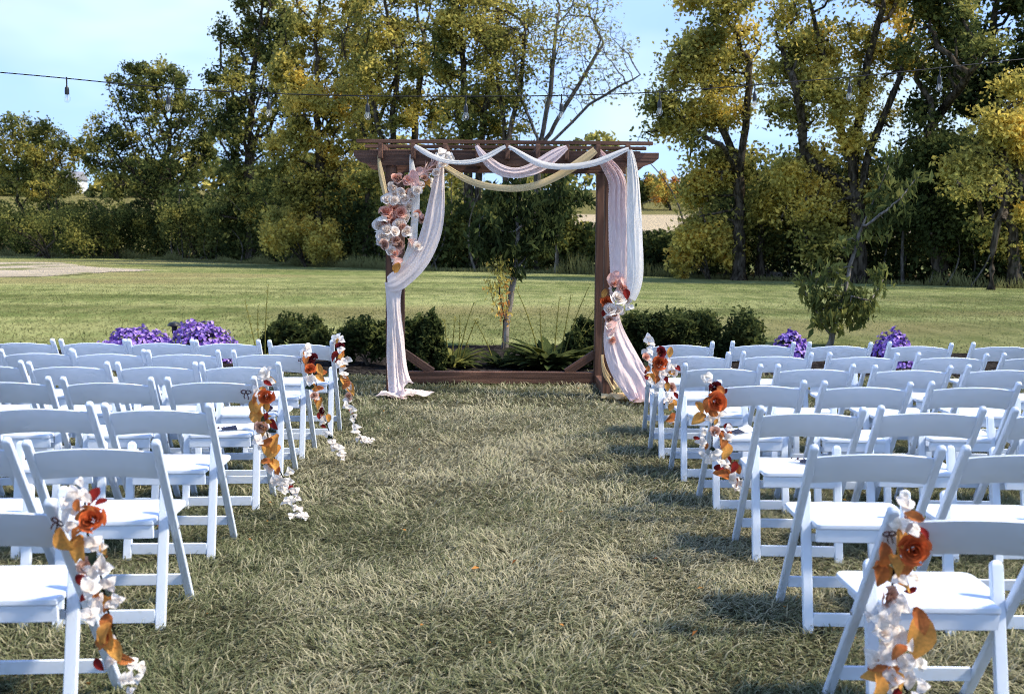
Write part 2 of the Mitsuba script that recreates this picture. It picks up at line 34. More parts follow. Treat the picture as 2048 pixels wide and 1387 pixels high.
FLOWERS = {'L4': [('W', -1.226, 5.9, 0.812, 0.049), ('W', -1.202, 5.9, 0.833, 0.037), ('W', -1.243, 5.9, 0.779, 0.049), ('W', -1.214, 5.9, 0.775, 0.049), ('LB', -1.198, 5.9, 0.771, 0.037), ('RR', -1.203, 5.9, 0.697, 0.075), ('X', -1.329, 5.9, 0.711, 0.057), ('LR', -1.281, 5.9, 0.68, 0.049), ('LG', -1.236, 5.9, 0.722, 0.037), ('LG', -1.292, 5.9, 0.635, 0.065), ('LG', -1.227, 5.9, 0.639, 0.057), ('LG', -1.27, 5.9, 0.58, 0.085), ('LB', -1.209, 5.9, 0.59, 0.031), ('LB', -1.183, 5.9, 0.539, 0.047), ('LD', -1.229, 5.9, 0.573, 0.032), ('RT', -1.245, 5.9, 0.524, 0.063), ('W', -1.264, 5.9, 0.457, 0.049), ('W', -1.229, 5.9, 0.464, 0.049), ('W', -1.256, 5.9, 0.42, 0.042), ('LG', -1.178, 5.9, 0.437, 0.077), ('LG', -1.185, 5.9, 0.387, 0.077), ('LG', -1.18, 5.9, 0.316, 0.065), ('W', -1.115, 5.9, 0.267, 0.045), ('W', -1.152, 5.9, 0.241, 0.049), ('W', -1.177, 5.9, 0.225, 0.041), ('W', -1.136, 5.9, 0.215, 0.042), ('W', -1.103, 5.9, 0.217, 0.031), ('W', -1.145, 5.9, 0.179, 0.049), ('LB', -1.104, 5.9, 0.181, 0.029), ('W', -1.071, 5.9, 0.166, 0.041), ('W', -1.096, 5.9, 0.133, 0.041), ('W', -1.063, 5.9, 0.125, 0.034), ('W', -1.121, 5.9, 0.116, 0.034), ('W', -1.08, 5.9, 0.074, 0.034), ('W', -1.052, 5.9, 0.066, 0.041), ('W', -1.089, 5.9, 0.041, 0.032), ('W', -1.065, 5.9, 0.024, 0.037), ('W', -1.028, 5.9, 0.02, 0.032), ('W', -1.073, 5.9, -0.01, 0.037), ('W', -1.04, 5.9, -0.018, 0.032), ('W', -1.016, 5.9, -0.027, 0.032), ('W', -1.209, 5.9, 0.291, 0.045), ('LR', -1.225, 5.9, 0.341, 0.041)], 'R4': [('W', 1.145, 5.85, 0.822, 0.04), ('W', 1.166, 5.85, 0.801, 0.042), ('W', 1.14, 5.85, 0.807, 0.034), ('RB', 1.204, 5.85, 0.757, 0.059), ('LB', 1.251, 5.85, 0.735, 0.03), ('RR', 1.203, 5.85, 0.687, 0.094), ('LG', 1.125, 5.85, 0.647, 0.05), ('LG', 1.116, 5.85, 0.587, 0.067), ('LR', 1.184, 5.85, 0.63, 0.05), ('W', 1.194, 5.85, 0.61, 0.042), ('W', 1.232, 5.85, 0.61, 0.055), ('LD', 1.185, 5.85, 0.581, 0.028), ('W', 1.212, 5.85, 0.572, 0.034), ('RT', 1.196, 5.85, 0.527, 0.052), ('LB', 1.268, 5.85, 0.536, 0.037), ('LB', 1.276, 5.85, 0.547, 0.034), ('LR', 1.242, 5.85, 0.479, 0.07), ('LG', 1.265, 5.85, 0.417, 0.075), ('LR', 1.291, 5.85, 0.486, 0.04), ('W', 1.133, 5.85, 0.465, 0.035), ('W', 1.119, 5.85, 0.458, 0.028), ('W', 1.14, 5.85, 0.436, 0.034), ('W', 1.135, 5.85, 0.389, 0.034), ('W', 1.169, 5.85, 0.36, 0.037), ('W', 1.21, 5.85, 0.382, 0.042), ('W', 1.233, 5.85, 0.355, 0.04), ('LD', 1.195, 5.85, 0.422, 0.027), ('LB', 1.225, 5.85, 0.327, 0.042), ('LB', 1.287, 5.85, 0.355, 0.042), ('LB', 1.309, 5.85, 0.326, 0.047), ('LR', 1.274, 5.85, 0.278, 0.075), ('LR', 1.24, 5.85, 0.292, 0.062), ('LR', 1.324, 5.85, 0.23, 0.047), ('LR', 1.342, 5.85, 0.305, 0.047), ('W', 1.33, 5.85, 0.244, 0.028), ('W', 1.352, 5.85, 0.236, 0.034), ('W', 1.352, 5.85, 0.195, 0.028), ('W', 1.312, 5.85, 0.216, 0.028), ('LB', 1.098, 5.85, 0.489, 0.027)], 'R1': [('W', 1.171, 3.02, 0.788, 0.045), ('W', 1.176, 3.02, 0.809, 0.031), ('W', 1.155, 3.02, 0.735, 0.06), ('LB', 1.199, 3.02, 0.746, 0.043), ('LB', 1.206, 3.02, 0.724, 0.03), ('X', 1.125, 3.02, 0.709, 0.04), ('RR', 1.182, 3.02, 0.676, 0.075), ('LR', 1.109, 3.02, 0.64, 0.065), ('LR', 1.112, 3.02, 0.586, 0.056), ('LR', 1.174, 3.02, 0.614, 0.041), ('LG', 1.154, 3.02, 0.576, 0.051), ('W', 1.2, 3.02, 0.584, 0.03), ('LB', 1.197, 3.02, 0.544, 0.026), ('RT', 1.146, 3.02, 0.515, 0.056), ('LR', 1.203, 3.02, 0.476, 0.056), ('W', 1.1, 3.02, 0.476, 0.046), ('W', 1.154, 3.02, 0.471, 0.046), ('W', 1.091, 3.02, 0.453, 0.026), ('W', 1.118, 3.02, 0.421, 0.046), ('W', 1.154, 3.02, 0.432, 0.041), ('W', 1.124, 3.02, 0.395, 0.051), ('W', 1.167, 3.02, 0.395, 0.046), ('W', 1.136, 3.02, 0.373, 0.041), ('LG', 1.223, 3.02, 0.411, 0.095), ('W', 1.089, 3.02, 0.35, 0.056), ('W', 1.163, 3.02, 0.357, 0.041), ('W', 1.201, 3.02, 0.341, 0.041), ('W', 1.233, 3.02, 0.319, 0.041), ('LR', 1.149, 3.02, 0.335, 0.051), ('LR', 1.106, 3.02, 0.33, 0.046), ('LG', 1.128, 3.02, 0.292, 0.075), ('LG', 1.097, 3.02, 0.275, 0.061), ('LG', 1.161, 3.02, 0.292, 0.041), ('W', 1.203, 3.02, 0.282, 0.046), ('W', 1.23, 3.02, 0.276, 0.036), ('W', 1.194, 3.02, 0.253, 0.04), ('W', 1.226, 3.02, 0.223, 0.045), ('W', 1.248, 3.02, 0.196, 0.04), ('W', 1.27, 3.02, 0.174, 0.04), ('LB', 1.172, 3.02, 0.239, 0.04), ('RW', 1.112, 3.02, 0.433, 0.035)], 'L1': [('W', -1.18, 3.1, 0.807, 0.041), ('W', -1.183, 3.1, 0.832, 0.026), ('W', -1.216, 3.1, 0.776, 0.036), ('W', -1.186, 3.1, 0.756, 0.055), ('LB', -1.141, 3.1, 0.791, 0.041), ('LB', -1.12, 3.1, 0.775, 0.026), ('RR', -1.138, 3.1, 0.734, 0.064), ('X', -1.232, 3.1, 0.725, 0.04), ('LG', -1.204, 3.1, 0.674, 0.06), ('LG', -1.199, 3.1, 0.637, 0.055), ('W', -1.193, 3.1, 0.689, 0.031), ('LR', -1.162, 3.1, 0.705, 0.031), ('W', -1.14, 3.1, 0.654, 0.046), ('W', -1.132, 3.1, 0.632, 0.026), ('LD', -1.126, 3.1, 0.627, 0.03), ('RT', -1.161, 3.1, 0.591, 0.046), ('W', -1.122, 3.1, 0.581, 0.046), ('LB', -1.183, 3.1, 0.539, 0.036), ('LB', -1.173, 3.1, 0.498, 0.031), ('W', -1.148, 3.1, 0.529, 0.05), ('W', -1.135, 3.1, 0.482, 0.046), ('W', -1.112, 3.1, 0.524, 0.041), ('W', -1.079, 3.1, 0.488, 0.035), ('W', -1.099, 3.1, 0.477, 0.031), ('W', -1.14, 3.1, 0.456, 0.046), ('LR', -1.11, 3.1, 0.42, 0.042), ('LG', -1.102, 3.1, 0.384, 0.064), ('LR', -1.117, 3.1, 0.373, 0.041), ('LB', -1.13, 3.1, 0.305, 0.03), ('LG', -1.083, 3.1, 0.347, 0.049), ('LR', -1.068, 3.1, 0.311, 0.041), ('W', -1.054, 3.1, 0.29, 0.036), ('W', -1.035, 3.1, 0.274, 0.031), ('W', -1.044, 3.1, 0.258, 0.031), ('W', -1.029, 3.1, 0.237, 0.026)], 'L6': [('W', -1.265, 7.42, 0.798, 0.053), ('W', -1.28, 7.42, 0.763, 0.043), ('W', -1.25, 7.42, 0.77, 0.036), ('RB', -1.224, 7.42, 0.739, 0.065), ('X', -1.301, 7.42, 0.724, 0.041), ('RR', -1.225, 7.42, 0.676, 0.063), ('LR', -1.245, 7.42, 0.683, 0.043), ('LG', -1.169, 7.42, 0.661, 0.063), ('LG', -1.162, 7.42, 0.609, 0.053), ('W', -1.236, 7.42, 0.598, 0.061), ('W', -1.205, 7.42, 0.609, 0.043), ('LD', -1.236, 7.42, 0.547, 0.043), ('LR', -1.18, 7.42, 0.528, 0.053), ('LR', -1.186, 7.42, 0.466, 0.053), ('LG', -1.171, 7.42, 0.433, 0.063), ('RB', -1.151, 7.42, 0.388, 0.039), ('LB', -1.177, 7.42, 0.342, 0.037), ('W', -1.141, 7.42, 0.321, 0.047), ('LG', -1.113, 7.42, 0.331, 0.041), ('LB', -1.152, 7.42, 0.274, 0.033), ('W', -1.127, 7.42, 0.227, 0.043), ('LD', -1.106, 7.42, 0.201, 0.036), ('W', -1.086, 7.42, 0.165, 0.043), ('W', -1.066, 7.42, 0.133, 0.051), ('W', -1.04, 7.42, 0.113, 0.047), ('W', -1.035, 7.42, 0.071, 0.043), ('W', -1.02, 7.42, 0.05, 0.037), ('RT', -1.196, 7.42, 0.497, 0.046)], 'L7': [('W', -1.169, 8.22, 0.801, 0.068), ('W', -1.135, 8.22, 0.788, 0.048), ('W', -1.186, 8.22, 0.774, 0.036), ('RB', -1.141, 8.22, 0.748, 0.054), ('LR', -1.135, 8.22, 0.697, 0.048), ('W', -1.085, 8.22, 0.649, 0.052), ('W', -1.113, 8.22, 0.637, 0.048), ('W', -1.131, 8.22, 0.58, 0.057), ('W', -1.142, 8.22, 0.614, 0.048), ('LB', -1.158, 8.22, 0.637, 0.036), ('LB', -1.186, 8.22, 0.673, 0.068), ('LG', -1.109, 8.22, 0.489, 0.07), ('LG', -1.064, 8.22, 0.422, 0.081), ('LR', -1.098, 8.22, 0.454, 0.059), ('RT', -1.081, 8.22, 0.365, 0.059), ('W', -1.093, 8.22, 0.307, 0.048), ('W', -1.053, 8.22, 0.273, 0.052), ('LB', -1.071, 8.22, 0.25, 0.036), ('W', -1.054, 8.22, 0.204, 0.041), ('LD', -1.043, 8.22, 0.175, 0.029), ('W', -1.031, 8.22, 0.135, 0.052), ('W', -1.02, 8.22, 0.089, 0.057), ('W', -0.998, 8.22, 0.043, 0.057), ('W', -0.975, 8.22, 0.008, 0.057), ('W', -0.941, 8.22, -0.015, 0.048), ('W', -0.913, 8.22, -0.015, 0.036), ('W', -1.12, 8.22, 0.525, 0.051)], 'R7': [('W', 1.182, 8.28, 0.818, 0.059), ('W', 1.173, 8.28, 0.797, 0.047), ('W', 1.204, 8.28, 0.778, 0.047), ('W', 1.214, 8.28, 0.759, 0.04), ('RP', 1.166, 8.28, 0.674, 0.053), ('LD', 1.162, 8.28, 0.624, 0.038), ('W', 1.165, 8.28, 0.71, 0.04), ('LB', 1.168, 8.28, 0.561, 0.034), ('LB', 1.184, 8.28, 0.508, 0.046), ('W', 1.195, 8.28, 0.636, 0.038), ('LG', 1.188, 8.28, 0.539, 0.038), ('W', 1.214, 8.28, 0.414, 0.038), ('W', 1.229, 8.28, 0.394, 0.036), ('LR', 1.177, 8.28, 0.587, 0.038), ('W', 1.213, 8.28, 0.472, 0.043)], 'R6': [('RB', 1.14, 7.43, 0.8, 0.066), ('LG', 1.205, 7.43, 0.792, 0.053), ('W', 1.08, 7.43, 0.785, 0.036), ('RR', 1.133, 7.43, 0.725, 0.089), ('LR', 1.109, 7.43, 0.656, 0.053), ('LG', 1.105, 7.43, 0.604, 0.07), ('W', 1.194, 7.43, 0.717, 0.053), ('W', 1.23, 7.43, 0.691, 0.053), ('W', 1.212, 7.43, 0.656, 0.044), ('W', 1.161, 7.43, 0.639, 0.053), ('RW', 1.24, 7.43, 0.649, 0.044), ('LB', 1.183, 7.43, 0.606, 0.039), ('RT', 1.232, 7.43, 0.548, 0.061), ('W', 1.153, 7.43, 0.569, 0.053), ('W', 1.111, 7.43, 0.517, 0.031), ('LB', 1.259, 7.43, 0.493, 0.036), ('W', 1.207, 7.43, 0.457, 0.044), ('W', 1.224, 7.43, 0.474, 0.036), ('LG', 1.242, 7.43, 0.439, 0.044), ('LG', 1.217, 7.43, 0.422, 0.044), ('LR', 1.223, 7.43, 0.343, 0.061), ('LG', 1.241, 7.43, 0.317, 0.053), ('W', 1.168, 7.43, 0.684, 0.043), ('W', 1.136, 7.43, 0.588, 0.043), ('LB', 1.263, 7.43, 0.684, 0.034)], 'AL': [('F', -0.583, 10.72, 2.276, 0.232), ('LP', -0.749, 10.72, 2.13, 0.158), ('LP', -0.791, 10.72, 2.109, 0.127), ('W', -0.52, 10.72, 2.369, 0.116), ('W', -0.468, 10.72, 2.349, 0.089), ('W', -0.412, 10.72, 2.349, 0.076), ('RP', -0.822, 10.72, 2.119, 0.105), ('LP', -0.697, 10.72, 2.203, 0.127), ('RW', -0.978, 10.72, 2.046, 0.105), ('RW', -1.01, 10.72, 1.942, 0.122), ('RW', -0.954, 10.72, 1.984, 0.101), ('RW', -0.791, 10.72, 1.985, 0.095), ('RW', -0.854, 10.72, 1.943, 0.097), ('RW', -0.885, 10.72, 2.005, 0.089), ('RW', -0.729, 10.72, 2.017, 0.089), ('RW', -0.76, 10.72, 2.047, 0.084), ('RW', -0.829, 10.72, 1.871, 0.097), ('RW', -1.105, 10.72, 1.688, 0.127), ('RW', -1.032, 10.72, 1.647, 0.118), ('RW', -1.064, 10.72, 1.584, 0.127), ('RW', -0.98, 10.72, 1.564, 0.127), ('RW', -0.906, 10.72, 1.71, 0.118), ('RW', -0.854, 10.72, 1.756, 0.105), ('RW', -0.829, 10.72, 1.632, 0.097), ('RW', -0.98, 10.72, 1.443, 0.097), ('RW', -1.085, 10.72, 1.542, 0.101), ('RW', -0.948, 10.72, 1.922, 0.093), ('RP', -1.031, 10.72, 1.824, 0.118), ('RP', -0.948, 10.72, 1.835, 0.127), ('RP', -0.892, 10.72, 1.814, 0.11), ('RP', -0.979, 10.72, 1.731, 0.105), ('RP', -1.011, 10.72, 1.772, 0.084), ('RP', -0.927, 10.72, 1.756, 0.097), ('RT', -1.048, 10.72, 1.73, 0.089), ('RT', -1.039, 10.72, 1.501, 0.097), ('RT', -0.917, 10.72, 1.502, 0.101), ('RT', -0.934, 10.72, 1.548, 0.084), ('RT', -0.92, 10.72, 2.133, 0.097), ('LP', -0.949, 10.72, 1.397, 0.11), ('LP', -0.926, 10.72, 1.335, 0.097), ('W', -0.97, 10.72, 1.359, 0.059), ('F', -0.76, 10.72, 1.503, 0.158), ('LG', -0.635, 10.72, 2.11, 0.089), ('LG', -0.676, 10.72, 2.069, 0.08), ('LP', -0.697, 10.72, 1.778, 0.063), ('LG', -0.935, 10.72, 1.276, 0.101), ('RW', -0.896, 10.72, 1.881, 0.093), ('RT', -0.875, 10.72, 1.673, 0.089), ('RW', -1.011, 10.72, 1.61, 0.084), ('RW', -0.934, 10.72, 1.631, 0.093)], 'AR': [('LP', 1.229, 10.72, 1.202, 0.11), ('LP', 1.149, 10.72, 1.18, 0.105), ('LP', 1.256, 10.72, 1.139, 0.105), ('RP', 1.278, 10.72, 1.097, 0.105), ('LD', 1.178, 10.72, 1.088, 0.076), ('LG', 1.088, 10.72, 1.037, 0.089), ('RW', 1.222, 10.72, 1.004, 0.143), ('RR', 1.106, 10.72, 0.969, 0.11), ('LB', 1.3, 10.72, 1.038, 0.089), ('RW', 1.139, 10.72, 0.897, 0.118), ('RW', 1.213, 10.72, 0.885, 0.105), ('W', 1.329, 10.72, 0.92, 0.076), ('W', 1.26, 10.72, 0.877, 0.076), ('W', 1.13, 10.72, 0.81, 0.076), ('LR', 1.176, 10.72, 0.847, 0.089), ('LP', 1.152, 10.72, 0.736, 0.11), ('LP', 1.145, 10.72, 0.673, 0.11), ('W', 1.154, 10.72, 0.63, 0.076), ('LB', 1.087, 10.72, 0.846, 0.067), ('LP', 1.187, 10.72, 1.227, 0.084), ('RP', 1.178, 10.72, 1.143, 0.093), ('LR', 1.205, 10.72, 0.72, 0.084)]}
DRAPES = {'gold_swag': [[-0.498, 10.7, 2.279, 0.021], [-0.394, 10.7, 2.208, 0.027], [-0.228, 10.7, 2.117, 0.032], [-0.019, 10.7, 2.063, 0.032], [0.189, 10.7, 2.05, 0.032], [0.398, 10.7, 2.08, 0.034], [0.606, 10.7, 2.165, 0.036], [0.792, 10.7, 2.275, 0.042], [0.978, 10.7, 2.421, 0.034]], 'white_swag_a': [[-0.751, 10.6, 2.439, 0.017], [-0.638, 10.6, 2.369, 0.025], [-0.473, 10.6, 2.301, 0.021], [-0.309, 10.6, 2.286, 0.021], [-0.144, 10.6, 2.308, 0.025], [-0.021, 10.6, 2.364, 0.025], [0.113, 10.6, 2.44, 0.015]], 'white_swag_b': [[0.14, 10.6, 2.44, 0.013], [0.268, 10.6, 2.366, 0.025], [0.413, 10.6, 2.29, 0.031], [0.578, 10.6, 2.256, 0.029], [0.764, 10.6, 2.258, 0.029], [0.971, 10.6, 2.294, 0.031], [1.135, 10.6, 2.359, 0.029], [1.289, 10.6, 2.43, 0.015]], 'blush_swag': [[-0.166, 10.66, 2.449, 0.017], [-0.083, 10.66, 2.333, 0.042], [0.042, 10.66, 2.232, 0.055], [0.208, 10.66, 2.196, 0.05], [0.374, 10.66, 2.234, 0.059], [0.519, 10.66, 2.318, 0.063], [0.704, 10.66, 2.442, 0.021]], 'left_blush': [[-0.506, 10.78, 2.333, 0.03], [-0.533, 10.78, 2.115, 0.055], [-0.554, 10.78, 1.906, 0.081], [-0.586, 10.78, 1.676, 0.098], [-0.659, 10.78, 1.466, 0.098], [-0.765, 10.78, 1.297, 0.093], [-0.881, 10.78, 1.191, 0.095], [-0.997, 10.78, 1.127, 0.085], [-1.025, 10.78, 1.122, 0.068]], 'left_tail': [[-0.969, 10.82, 1.125, 0.094], [-0.978, 10.82, 0.998, 0.072], [-0.97, 10.82, 0.785, 0.072], [-0.954, 10.82, 0.571, 0.085], [-0.944, 10.8, 0.359, 0.093], [-0.925, 10.77, 0.191, 0.106], [-0.894, 10.7, 0.093, 0.13], [-0.838, 10.6, 0.06, 0.133]], 'left_white': [[-0.801, 10.8, 2.373, 0.011], [-0.78, 10.8, 2.176, 0.034], [-0.755, 10.8, 1.968, 0.04], [-0.766, 10.8, 1.717, 0.036], [-0.787, 10.8, 1.507, 0.042], [-0.84, 10.8, 1.338, 0.055], [-0.925, 10.8, 1.211, 0.059], [-1.014, 10.8, 1.147, 0.051]], 'left_gold': [[-1.112, 10.78, 2.363, 0.008], [-1.1, 10.78, 2.255, 0.021], [-1.072, 10.78, 2.11, 0.028], [-1.043, 10.78, 1.965, 0.021], [-1.023, 10.78, 1.798, 0.017]], 'right_blush': [[1.023, 10.78, 2.428, 0.021], [1.092, 10.78, 2.304, 0.064], [1.189, 10.78, 2.149, 0.085], [1.21, 10.78, 1.941, 0.093], [1.224, 10.78, 1.731, 0.098], [1.231, 10.78, 1.521, 0.098], [1.235, 10.78, 1.31, 0.093], [1.227, 10.78, 1.141, 0.085], [1.207, 10.78, 1.013, 0.064]], 'right_white': [[1.314, 10.72, 2.426, 0.021], [1.338, 10.72, 2.25, 0.051], [1.354, 10.72, 2.043, 0.063], [1.367, 10.72, 1.815, 0.072], [1.379, 10.72, 1.564, 0.076], [1.383, 10.72, 1.354, 0.08], [1.374, 10.72, 1.144, 0.076], [1.328, 10.72, 1.0, 0.067]], 'right_tail': [[1.184, 10.8, 0.863, 0.059], [1.184, 10.78, 0.715, 0.089], [1.217, 10.74, 0.548, 0.131], [1.282, 10.66, 0.386, 0.155], [1.351, 10.55, 0.24, 0.154], [1.41, 10.42, 0.12, 0.143], [1.426, 10.3, 0.044, 0.122]], 'right_gold': [[1.311, 10.86, 2.385, 0.013], [1.314, 10.86, 2.197, 0.021], [1.321, 10.86, 2.029, 0.019], [1.332, 10.86, 1.881, 0.013]], 'right_gold_tail': [[1.09, 10.86, 0.428, 0.013], [1.1, 10.86, 0.32, 0.017], [1.158, 10.9, 0.185, 0.034], [1.225, 10.9, 0.077, 0.047]]}
WIRE = [[-4.33, 9.9, 2.981], [-3.752, 9.9, 2.935], [-2.868, 9.9, 2.861], [-1.987, 9.9, 2.822], [-1.116, 9.9, 2.808], [-0.247, 9.9, 2.812], [0.598, 9.9, 2.828], [1.472, 9.9, 2.867], [2.316, 9.9, 2.936], [3.162, 9.9, 3.013], [3.963, 9.9, 3.1], [4.712, 9.9, 3.185]]
EDGE = [[-46.8, 105.5], [-29.0, 93.9], [-17.0, 77.4], [-5.2, 61.8], [2.9, 56.5], [11.0, 48.7], [14.9, 44.5], [19.6, 40.2]]
GRAVEL = [[-34.3, 72.9], [-31.6, 75.8], [-26.0, 69.0], [-20.8, 60.9], [-17.5, 56.3], [-18.2, 53.3], [-18.3, 49.0], [-18.8, 46.0], [-20.8, 44.3]]

# ---------------------------------------------------------------- materials
def rgb(*c): return {'type': 'rgb', 'value': list(c)}
def two(d): return {'type': 'twosided', 'bsdf': d}
def add_bsdf(name, d): scene['m_' + name] = d; return 'm_' + name

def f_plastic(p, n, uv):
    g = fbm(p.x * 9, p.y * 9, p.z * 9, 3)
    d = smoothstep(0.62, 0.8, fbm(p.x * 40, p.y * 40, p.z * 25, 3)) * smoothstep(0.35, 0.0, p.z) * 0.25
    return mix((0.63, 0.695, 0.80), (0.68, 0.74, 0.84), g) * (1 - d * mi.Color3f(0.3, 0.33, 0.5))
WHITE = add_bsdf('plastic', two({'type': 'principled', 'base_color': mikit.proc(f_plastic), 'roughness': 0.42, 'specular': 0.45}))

def f_wood(p, n, uv):
    g = fbm(uv.x * 2.2, uv.y * 34, 1.3, 4)
    k = smoothstep(0.72, 0.86, noise(uv.x * 2.1 + 7, uv.y * 9, 4.0))
    c = mix((0.070, 0.035, 0.023), (0.155, 0.078, 0.050), smoothstep(0.3, 0.7, g))
    return mix(c, (0.05, 0.022, 0.015), k * 0.7) * (0.75 + 0.5 * noise(p.x * 1.4, p.y * 1.4, p.z * 1.4))
WOOD = add_bsdf('wood', two({'type': 'bumpmap', 'arbitrary': mikit.proc(lambda p, n, uv: fbm(uv.x * 3, uv.y * 60, 2.0, 3)), 'scale': 0.004,
                             'bsdf': {'type': 'principled', 'base_color': mikit.proc(f_wood), 'roughness': 0.6, 'specular': 0.3}}))

def cloth(name, col, trans=0.6, amt=0.08):
    def f(p, n, uv):
        w = noise(p.x * 400, p.y * 400, p.z * 400)
        return mi.Color3f(*col) * (1 - amt + 2 * amt * fbm(p.x * 6, p.y * 6, p.z * 6, 3)) * (0.95 + 0.1 * w)
    return add_bsdf(name, {'type': 'principledthin', 'base_color': mikit.proc(f), 'roughness': 0.7, 'diff_trans': trans, 'spec_trans': 0.0, 'eta': 1.3})
CLOTH_W = cloth('white_cloth', (0.89, 0.86, 0.82))
CLOTH_B = cloth('blush_cloth', (0.89, 0.73, 0.715), 0.7)
CLOTH_P = cloth('pale_blush_cloth', (0.91, 0.80, 0.77), 0.7)
CLOTH_G = cloth('gold_cloth', (0.74, 0.57, 0.32), 0.5)

def petal(name, col, dark, trans=0.5):
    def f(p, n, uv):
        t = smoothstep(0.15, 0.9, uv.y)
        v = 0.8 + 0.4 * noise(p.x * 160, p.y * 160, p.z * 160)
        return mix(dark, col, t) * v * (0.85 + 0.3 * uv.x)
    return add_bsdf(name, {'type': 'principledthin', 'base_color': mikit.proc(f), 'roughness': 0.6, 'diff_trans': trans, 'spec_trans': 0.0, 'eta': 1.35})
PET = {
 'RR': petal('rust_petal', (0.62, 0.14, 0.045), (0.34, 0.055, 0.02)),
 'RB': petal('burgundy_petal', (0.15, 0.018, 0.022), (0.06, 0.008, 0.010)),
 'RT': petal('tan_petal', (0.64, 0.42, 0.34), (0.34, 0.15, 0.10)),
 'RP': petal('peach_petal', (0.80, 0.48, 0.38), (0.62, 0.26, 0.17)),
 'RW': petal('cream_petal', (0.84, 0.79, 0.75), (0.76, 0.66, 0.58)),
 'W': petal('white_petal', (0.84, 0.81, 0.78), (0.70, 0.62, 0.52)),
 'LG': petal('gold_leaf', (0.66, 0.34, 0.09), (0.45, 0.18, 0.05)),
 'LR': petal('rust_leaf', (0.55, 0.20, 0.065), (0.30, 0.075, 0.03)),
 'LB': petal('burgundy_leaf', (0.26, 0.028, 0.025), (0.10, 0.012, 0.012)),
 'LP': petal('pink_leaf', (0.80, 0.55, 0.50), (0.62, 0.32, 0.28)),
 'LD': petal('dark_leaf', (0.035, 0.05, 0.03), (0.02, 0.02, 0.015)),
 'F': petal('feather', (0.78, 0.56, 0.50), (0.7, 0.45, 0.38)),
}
RIBBON = add_bsdf('ribbon', two({'type': 'principled', 'base_color': rgb(0.035, 0.006, 0.010), 'roughness': 0.35, 'specular': 0.5}))
INK = add_bsdf('ink', two({'type': 'principled', 'base_color': rgb(0.012, 0.014, 0.030), 'roughness': 0.5}))
PAPER = add_bsdf('paper', two({'type': 'diffuse', 'reflectance': rgb(0.82, 0.82, 0.80)}))

STOPS = [(0.0, (0.022, 0.032, 0.014)), (0.16, (0.056, 0.074, 0.026)), (0.34, (0.155, 0.165, 0.050)), (0.55, (0.38, 0.335, 0.090)), (0.75, (0.62, 0.49, 0.12)), (0.88, (0.56, 0.30, 0.07)), (1.0, (0.36, 0.13, 0.05))]
def f_leaf(p, n, uv):
    c = mi.Color3f(*STOPS[0][1])
    for (a, ca), (b, cb) in zip(STOPS, STOPS[1:]):
        t = dr.clip((uv.x - a) / (b - a), 0, 1)
        c = c * (1 - t) + mi.Color3f(*cb) * t
    return c * (0.8 + 1.0 * uv.y)
LEAF = add_bsdf('leaf', {'type': 'principledthin', 'base_color': mikit.proc(f_leaf), 'roughness': 0.55, 'diff_trans': 0.95, 'spec_trans': 0.0, 'eta': 1.4})

def bark(name, a, b):
    def f(p, n, uv):
        g = fbm(p.x * 14, p.y * 14, p.z * 3, 4)
        return mix(a, b, smoothstep(0.3, 0.72, g))
    return add_bsdf(name, two({'type': 'diffuse', 'reflectance': mikit.proc(f)}))
BARK = bark('bark', (0.024, 0.020, 0.015), (0.11, 0.092, 0.072))
BARK_GREY = bark('grey_bark', (0.06, 0.054, 0.048), (0.17, 0.155, 0.14))
BARK_PALE = bark('pale_bark', (0.10, 0.088, 0.075), (0.30, 0.27, 0.24))

def f_blade(p, n, uv):
    patch = fbm(p.x * 0.9 + 5, p.y * 0.55, 0.5, 3)
    dry = dr.clip(uv.x * 0.95 + (patch - 0.5) * 1.2 + 0.13, 0, 1)
    for (a, b, w) in ((0.45, 5.2, 0.55), (-0.7, 4.7, 0.45), (0.2, 7.3, 0.7), (-0.4, 9.6, 0.6)):      # worn, strawy spots of the aisle
        dry = dry + 0.24 * dr.exp(-(dr.square((p.x - a) / w) + dr.square((p.y - b) / (w * 1.2))))
    dry = dr.clip(dry, 0, 1)
    c = mix((0.075, 0.095, 0.045), (0.20, 0.215, 0.115), smoothstep(0.0, 0.45, dry))
    c = mix(c, (0.50, 0.46, 0.31), smoothstep(0.5, 0.95, dry))
    far = smoothstep(12.0, 18.0, p.y)
    c = mix(c, mix((0.13, 0.15, 0.055), (0.28, 0.275, 0.115), uv.x), far)
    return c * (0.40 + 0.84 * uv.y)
BLADE = add_bsdf('blade', {'type': 'principledthin', 'base_color': mikit.proc(f_blade), 'roughness': 0.5, 'diff_trans': 0.6, 'spec_trans': 0.0, 'eta': 1.4})

